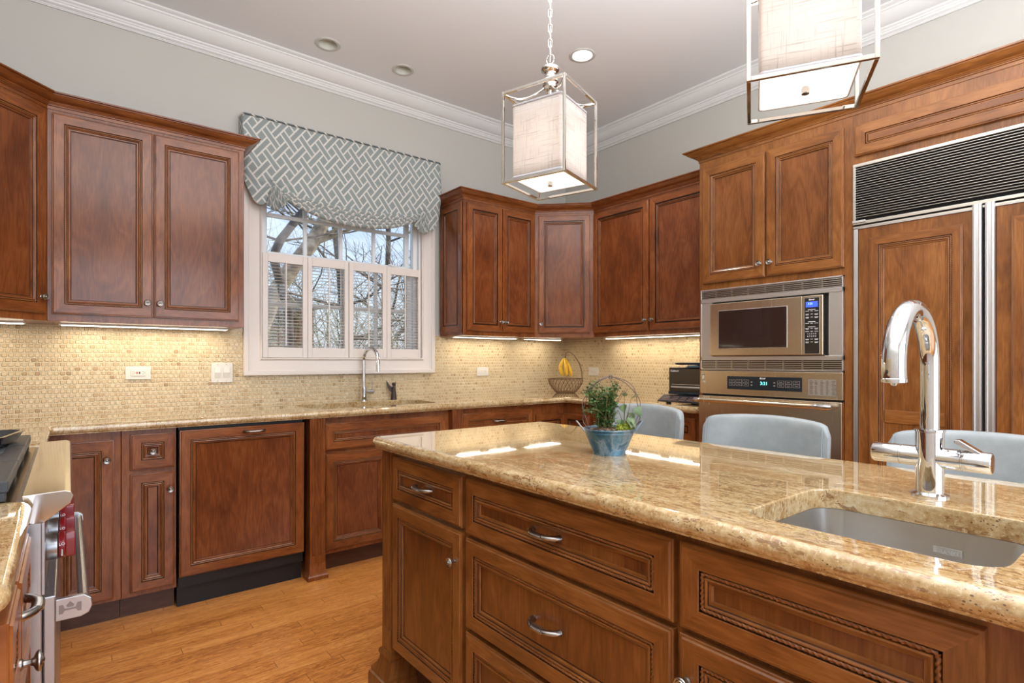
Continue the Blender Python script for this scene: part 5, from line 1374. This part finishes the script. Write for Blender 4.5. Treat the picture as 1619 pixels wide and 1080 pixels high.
# ------------------------------------------------------------------ toaster oven
to = thing('toaster_oven', 'black toaster oven with glass door at the right end of the counter', 'toaster oven', (-0.50, -1.478, 0.914), R(-90))
w, d, z0, z1 = 0.308, 0.29, 0.058, 0.230
mb = MB(); mb.box(0, w, 0.0, d, z0, z1); obj('case', mb, simple('bronze_black_case', (0.045, 0.028, 0.022), .3, .4), to, smooth=None, bevel=.006)
obj('door', MB().box(0.014, w - .006, -0.008, 0.0, z0 + .02, z1 - .008), OVGLASS, to, smooth=None, bevel=.001)
obj('inner_rack', MB().box(0.03, w - .01, -0.0095, -.008, z0 + .062, z0 + .066), STEEL_W, to, smooth=None)
obj('door_handle', MB().tube([(0.04, -0.028, z0 + .048), (0.15, -0.03, z0 + .047), (w - .01, -0.028, z0 + .048)], 0.006, 10), STEEL_W, to)
obj('door_rail', MB().box(0.006, w, -0.014, 0.0, z0, z0 + .018), simple('blue_black_rail', (0.03, 0.05, 0.075), .25, .5), to, smooth=None, bevel=.003)
text('maker_name', 'Cuisinart', 0.017, WHITEINK, to, (0.052, -0.0095, z1 - .022), (R(90), 0, 0), 0.0003, bold=True)
mb = MB(); pr = [(0.03, 0.046), (0.03, 0.018), (-0.078, 0.010), (-0.080, 0.018), (-0.012, 0.054)]; mb.prism(pr, -0.030, w, axis='x')
dk = obj('control_deck', mb, simple('dark_deck', (0.035, 0.035, 0.042), .3, .3), to, smooth=None, bevel=.002)
mb = MB()
for k in range(5):
    for j in range(3): mb.box(0.0 + k * 0.060, 0.044 + k * 0.060, -0.068 + j * .016, -0.060 + j * .016, 0.0235 + j * .0085, 0.027 + j * .0085)
obj('deck_legends', mb, simple('deck_print', (0.38, 0.24, 0.2), .5), dk, smooth=None)
mb = MB()
for a in (0.01, w - .03):
    for b in (-0.04, 0.24): mb.box(a, a + .022, b, b + .022, 0, 0.02)
mb.box(0.0, w, -.02, d - .01, 0.02, 0.05)
obj('feet', mb, BLACKP, to, smooth=None)
ty = thing('baking_tray', 'grey metal tray lying on top of the toaster oven', 'tray', (-0.50, -1.478, 0.914 + 0.2305), R(-90))
rows = []
for e, z in ((0.0, 0.030), (0.012, 0.028), (0.020, 0.018), (0.024, 0.016), (0.03, 0.018)):
    rows.append([(x, y, z) for x, y in round_poly([(0.035 + e, -0.03 + e), (0.300 - e, -0.03 + e), (0.300 - e, 0.27 - e), (0.035 + e, 0.27 - e)], 0.02, 4)])
mb = MB().grid(rows, cv=True, cap1=True); o = obj('tray_body', mb, simple('grey_tray', (0.26, 0.26, 0.29), .35, .7), ty, smooth=40); md = o.modifiers.new('s', 'SOLIDIFY'); md.thickness = .0015
dd = obj('folded_mitt', MB().lathe([(0.0001, 0), (0.075, 0.0), (0.085, 0.004), (0.07, 0.011), (0.03, 0.015), (0.0001, 0.016)], 24, sx=1.3), simple('blue_dish', (0.10, 0.20, 0.33), .35), None, (-0.56 + .13, -1.478 - .195, 0.914 + 0.2305), smooth=60)
dd.name = 'blue_dish'; tag(dd, 'small blue dish under the grey tray on the toaster oven', 'dish')

# ------------------------------------------------------------------ planter with plants
PX, PY, PZ = -2.315, -2.568, 0.914; PR = R(-38.6)
pt = thing('planter_bucket', 'blue painted galvanised bucket planter with wire hoop handle on the island', 'planter', (PX, PY, PZ), PR)
rb_, rt_, ph = 0.047, 0.073, 0.074
prof = [(0.0001, 0), (rb_, 0), (rb_ + .001, 0.003), (rb_, 0.005), (rt_ - .002, ph - .012), (rt_ - .0005, ph - .010), (rt_ - .002, ph - .008), (rt_, ph - .003), (rt_ + .003, ph), (rt_ + .001, ph + .002), (rt_ - .003, ph), (rt_ - .006, ph - .014), (0.0001, ph - .014)]
obj('bucket', MB().lathe(prof, 48), BUCKET, pt, smooth=50)
mb = MB(); rnd = random.Random(3)
rows = [[(r * cos(a), r * sin(a), ph - .012 + 0.010 * (1 - (r / .068) ** 2) + rnd.uniform(-.002, .002)) for a in [2 * pi * k / 30 for k in range(30)]] for r in (0.068, 0.055, 0.04, 0.025, 0.010)]
mb.grid(rows, cv=True, cap1=True)
for k in range(170):
    r = 0.064 * math.sqrt(rnd.random()); a = rnd.random() * 2 * pi; s_ = rnd.uniform(.002, .005)
    c_ = Vector((r * cos(a), r * sin(a), ph - .010 + 0.010 * (1 - (r / .068) ** 2) + .002)); M = Matrix.Translation(c_) @ Matrix.Rotation(rnd.random() * 3, 4, 'Z') @ Matrix.Rotation(rnd.uniform(-.7, .7), 4, 'X')
    q = MB().box(-s_, s_, -s_ * .6, s_ * .6, -s_ * .3, s_ * .3); i0 = len(mb.v); mb.v += [tuple(M @ Vector(v)) for v in q.v]; mb.f += [tuple(i0 + i_ for i_ in f) for f in q.f]; mb.uv += q.uv; mb.m += q.m
obj('soil', mb, SOIL, pt, smooth=None)
for s_ in (-1, 1):   # side loop handles
    pts = [(s_ * (rt_ + .001), -0.016, ph - .006), (s_ * (rt_ + .012), -0.015, ph + .008), (s_ * (rt_ + .022), -0.007, ph + .021), (s_ * (rt_ + .024), 0.0, ph + .023), (s_ * (rt_ + .022), 0.007, ph + .021), (s_ * (rt_ + .012), 0.015, ph + .008), (s_ * (rt_ + .001), 0.016, ph - .006)]
    obj('side_handle', MB().tube(pts, 0.0022, 8), simple('galvanised_wire', (.35, .36, .38), .4, .8) if s_ < 0 else simple('blue_wire', (.16, .2, .26), .4, .6), pt, smooth=60)
mb = MB()
for q in range(2):
    pts = []
    for k in range(41):
        a = pi * 1.16 - k / 40 * pi * 1.32; rx = 0.083 + 0.003 * sin(k * 1.1 + q * 3); rz = 0.096 + .002 * sin(k * .7 + q * 2)
        pts.append((rx * cos(a) + (0.004 if q else -.001) + 0.005, 0.003 * sin(k * .9 + q * pi), 0.128 + rz * sin(a) + (0.003 * q)))
    pts = [(-0.062, 0, ph - .008)] + pts + [(0.062, 0, ph - .008)]
    mb.tube(pts, 0.0012, 6)
for k in range(5): mb.tube([(0.004 + .007 * cos(a + k) * .7, 0.005 * sin(a), 0.226 + .006 * sin(a + k)) for a in [2 * pi * j / 12 for j in range(12)]], 0.001, 5, closed=True)
obj('wire_hoop', mb, WIRE, pt, smooth=60)

def leaf(mb, c, d, L, w, cup=0.15, rnd=random):
    d = d.normalized(); s_ = d.cross(Vector((0, 0, 1)));
    if s_.length < .1: s_ = Vector((1, 0, 0))
    s_.normalize(); n_ = s_.cross(d); s_ = (s_ + n_ * rnd.uniform(-.8, .8)).normalized(); n_ = s_.cross(d)
    P = []
    for t, k in ((0, 0.08), (0.22, 0.95), (0.45, 0.9), (0.72, 0.42), (1.0, 0.0)):
        b = c + d * (L * t) - n_ * (cup * L * t * t)
        P.append([b - s_ * (w * k) + n_ * (w * k * .35), b, b + s_ * (w * k) + n_ * (w * k * .35)])
    mb.grid(P)
rnd = random.Random(11)
def plant_root(kind, label, cat, dx=0, dy=0, z=0.068):
    M = Matrix.Rotation(PR, 4, 'Z'); v = M @ Vector((dx, dy, 0)); return thing(kind, label, cat, (PX + v.x, PY + v.y, PZ + z), PR)
bu = plant_root('maidenhair_plant', 'bushy plant with tiny dark green leaves in the blue planter', 'plant', -0.010, 0)
st = MB(); lf = MB()
for k in range(64):
    a = rnd.random() * 2 * pi; sp = rnd.uniform(0.008, 0.05) * (1.4 if cos(a) < 0 else .8); H_ = rnd.uniform(0.05, 0.142)
    if k < 9: a = pi + rnd.uniform(-.5, .5); sp = rnd.uniform(.045, .068); H_ = rnd.uniform(.085, .135)
    p0 = Vector((rnd.uniform(-.02, .02), rnd.uniform(-.015, .015), 0)); tip = Vector((sp * cos(a), sp * sin(a) * .8, H_)); pts = []
    for j in range(8):
        t = j / 7; p = p0.lerp(tip, t) + Vector((0, 0, 0.02 * sin(pi * t))) + Vector((rnd.uniform(-.002, .002), rnd.uniform(-.002, .002), 0)); pts.append(p)
        if j > 0:
            for q in range(3 if H_ < .1 else 4):
                dr3 = Vector((rnd.uniform(-1, 1), rnd.uniform(-1, 1), rnd.uniform(-.4, .8))).normalized(); c_ = p + dr3 * rnd.uniform(.002, .010)
                leaf(lf, c_, dr3, rnd.uniform(.006, .0105), rnd.uniform(.0032, .0052), .2, rnd)
    st.tube(pts, [0.0010] * 8, 4)
obj('stems', st, STEMM, bu); obj('foliage', lf, LEAF, bu, smooth=None, fix=False)
st = MB(); lf = MB()
for k in range(5):     # sparse reddish sprigs reaching right
    tip = Vector((rnd.uniform(.02, .06), rnd.uniform(-.02, .02), rnd.uniform(.10, .14))); pts = [Vector((0, 0, 0)).lerp(tip, j / 5) + Vector((0, 0, .015 * sin(pi * j / 5))) for j in range(6)]; st.tube(pts, .0006, 4)
    for p in pts[3:]:
        for q in range(2): leaf(lf, p, Vector((rnd.uniform(-1, 1), rnd.uniform(-1, 1), .3)), .004, .002, .1, rnd)
obj('dry_sprigs', st, WIRE, bu); obj('sprig_leaves', lf, simple('dry_leaf', (.22, .13, .05), .7), bu, smooth=None, fix=False)
iv = plant_root('ivy_plant', 'broad pointed grey-green leaves on the right side of the blue planter', 'plant', 0.038, -0.004)
st = MB(); lf = MB()
for (tx, ty_, tz, L, w_) in ((0.034, 0, 0.092, .034, .0085), (0.004, 0, 0.078, .028, .011), (-0.018, -.01, 0.060, .036, .014), (0.044, -.005, 0.066, .034, .013), (0.028, .01, 0.052, .030, .012), (0.018, -.012, 0.040, .034, .014), (0.052, 0, 0.052, .022, .010), (-0.006, -.01, .034, .026, .010), (0.010, .008, .10, .018, .006), (.03, -.01, .03, .026, .011)):
    p = [Vector((0.004, 0, 0)), Vector((tx * .35 + .004, ty_ * .4, tz * .55)), Vector((tx * .75, ty_, tz))]; st.tube(p, [.0016, .0012, .0008], 5)
    leaf(lf, p[2], Vector(((tx - .006) * .8, -.012, -0.022 if tz < .09 else .022)), L, w_ * 1.35, .2, rnd)
obj('stems', st, STEMM, iv); obj('foliage', lf, IVY, iv, smooth=None, fix=False)
ms = plant_root('moss_clump', 'bright yellow-green moss clump at the right rim of the blue planter', 'plant', 0.046, -0.012, 0.066)
mb = MB()
for cx, cy, cz, r in ((0, 0, .012, .013), (.012, .004, .010, .010), (-.02, -.012, .012, .010), (-.006, .012, .018, .009)):
    for k in range(260):
        z = rnd.uniform(-.6, 1); a = rnd.random() * 2 * pi; q = math.sqrt(1 - z * z); d_ = Vector((q * cos(a), q * sin(a), z)); c_ = Vector((cx, cy, cz)) + d_ * r * rnd.uniform(.75, 1.0)
        leaf(mb, c_, d_ + Vector((rnd.uniform(-.5, .5), rnd.uniform(-.5, .5), 0)), .004, .0014, .1, rnd)
    mb.lathe([(0.0001, cz - r), (r * .6, cz - r * .75), (r * .92, cz), (r * .6, cz + r * .75), (0.0001, cz + r)], 10, (cx, cy, 0))
obj('moss_tuft', mb, MOSS, ms, smooth=None, fix=False)

# ------------------------------------------------------------------ outside the window
struct('ground', MB().box(-14, 22, 0.6, 60, -0.95, -0.9), GRASS, smooth=None)
def branch(mb, p, d, L, r, depth, rnd, seg=6):
    pts = [p]; rr = [r]; q = p.copy(); dd_ = d.normalized(); n = 6
    for k in range(n):
        dd_ = (dd_ + Vector((rnd.uniform(-.22, .22), rnd.uniform(-.22, .22), rnd.uniform(-.12, .18)))).normalized(); q = q + dd_ * (L / n); pts.append(q.copy()); rr.append(r * (1 - .55 * (k + 1) / n))
    mb.tube(pts, rr, seg, cap=False)
    if depth <= 0: return
    for k in range(4 if depth > 1 else 3):
        t = rnd.uniform(.35, 1.0); i = int(t * n); b = pts[min(i, n)]; a = rnd.random() * 2 * pi
        nd = (dd_ * .7 + Vector((cos(a), sin(a), rnd.uniform(-.3, .6))) * .9).normalized(); branch(mb, b, nd, L * rnd.uniform(.5, .72), rr[min(i, n)] * .62, depth - 1, rnd, 5 if depth > 1 else 3)
def tree(label, base, d, L, r, bark, seed, depth=4, n0=3, path=None):
    rnd = random.Random(seed); t = thing('bare_tree', label, 'tree', base, 0, None)
    tr = MB(); p = Vector((0, 0, 0)); dd_ = Vector(d or (0, 0, 1)).normalized(); pts = [p.copy()]; rr = [r * 1.15]
    if path: pts = [Vector((a - base[0], 0.03 * sin(k), b - base[2])) for k, (a, b) in enumerate(path)]; rr = [r * (1.1 - .04 * k) for k in range(len(path))]
    for k in range(0 if path else 9): dd_ = (dd_ + Vector((rnd.uniform(-.04, .04), rnd.uniform(-.04, .04), 0))).normalized(); p = p + dd_ * (L / 9); pts.append(p.copy()); rr.append(r * (1 - .5 * (k + 1) / 9))
    tr.tube(pts, rr, 12); obj('trunk', tr, bark, t, smooth=60, fix=False)
    br = MB()
    for k in range(n0 * 3):
        i = rnd.randint(6 if path else 3, len(pts) - 1); a = rnd.random() * 2 * pi; branch(br, pts[i], Vector((cos(a), sin(a) * .8, rnd.uniform(.1, .8))), L * rnd.uniform(.22, .42), rr[i] * (.28 if path else .45), depth - 1, rnd)
    obj('branches', br, bark, t, smooth=60, fix=False)
tree('pale-barked leaning tree trunk seen through the window', (-2.45, 3.0, -0.9), None, 6, 0.10, BARK_L, 5, 4, 4, path=[(-2.45, -.9), (-2.28, 0.0), (-2.08, 0.8), (-1.90, 1.45), (-1.72, 1.95), (-1.52, 2.28), (-1.31, 2.56), (-1.17, 2.80), (-1.05, 3.1), (-0.93, 3.5), (-0.8, 4.2), (-.7, 5.0)])
tree('dark bare limb slanting right across the leftmost upper window pane', (-1.78, 2.3, -0.9), None, 5, 0.05, BARK_D, 9, 4, 3, path=[(-1.78, -.9), (-1.76, .4), (-1.75, 1.2), (-1.77, 1.7), (-1.86, 2.0), (-1.93, 2.25), (-1.86, 2.42), (-1.72, 2.62), (-1.58, 2.82), (-1.42, 3.05), (-1.2, 3.4)])
tree('slim dark tree behind the third and fourth window columns', (2.4, 10.5, -0.9), (-0.06, 0, 1), 8.0, 0.12, BARK_D, 21, 4, 4)
tree('far bare tree seen low through the left shutter', (-2.6, 11.5, -0.9), (0.03, 0, 1), 8.0, 0.14, BARK_D, 33, 4, 4)
tree('far bare tree behind the rightmost window panes', (5.2, 14.0, -0.9), (0.0, 0, 1), 8.0, 0.14, BARK_D, 41, 4, 4)
rnd = random.Random(77); sb = MB()
for k in range(300):
    x = rnd.uniform(-4, 12); y = rnd.uniform(6, 15)
    if 0.25 < (x + 3.565) / (y + 3.67) < 0.345: continue
    branch(sb, Vector((x, y, -0.9)), Vector((rnd.uniform(-.4, .4), rnd.uniform(-.3, .3), 1)), rnd.uniform(2.2, 4.6), 0.024, 2, rnd, 3)
o = obj('shrub_thicket', sb, SHRUB, None, smooth=None, fix=False); o['kind'] = 'stuff'; o['label'] = 'thicket of bare twigs and shrubs beyond the lawn outside the window'; o['category'] = 'shrubs'
hs = thing('neighbour_house', 'orange brick house wall seen through the left window shutter', 'house', (2.6, 17, -0.9), 0)
obj('brick_wall', MB().box(-2.6, 0.05, 0, 5, 0, 3.3), BRICK, hs, smooth=None)
obj('brick_wall', MB().box(0.25, 0.75, -0.6, 5, 0, 3.9), BRICK, hs, smooth=None)
obj('roof', MB().prism([(-3.0, 3.3), (1.0, 3.95), (-0.3, 4.4)], -0.9, 5.2, axis='y'), ROOFM, hs, smooth=None)
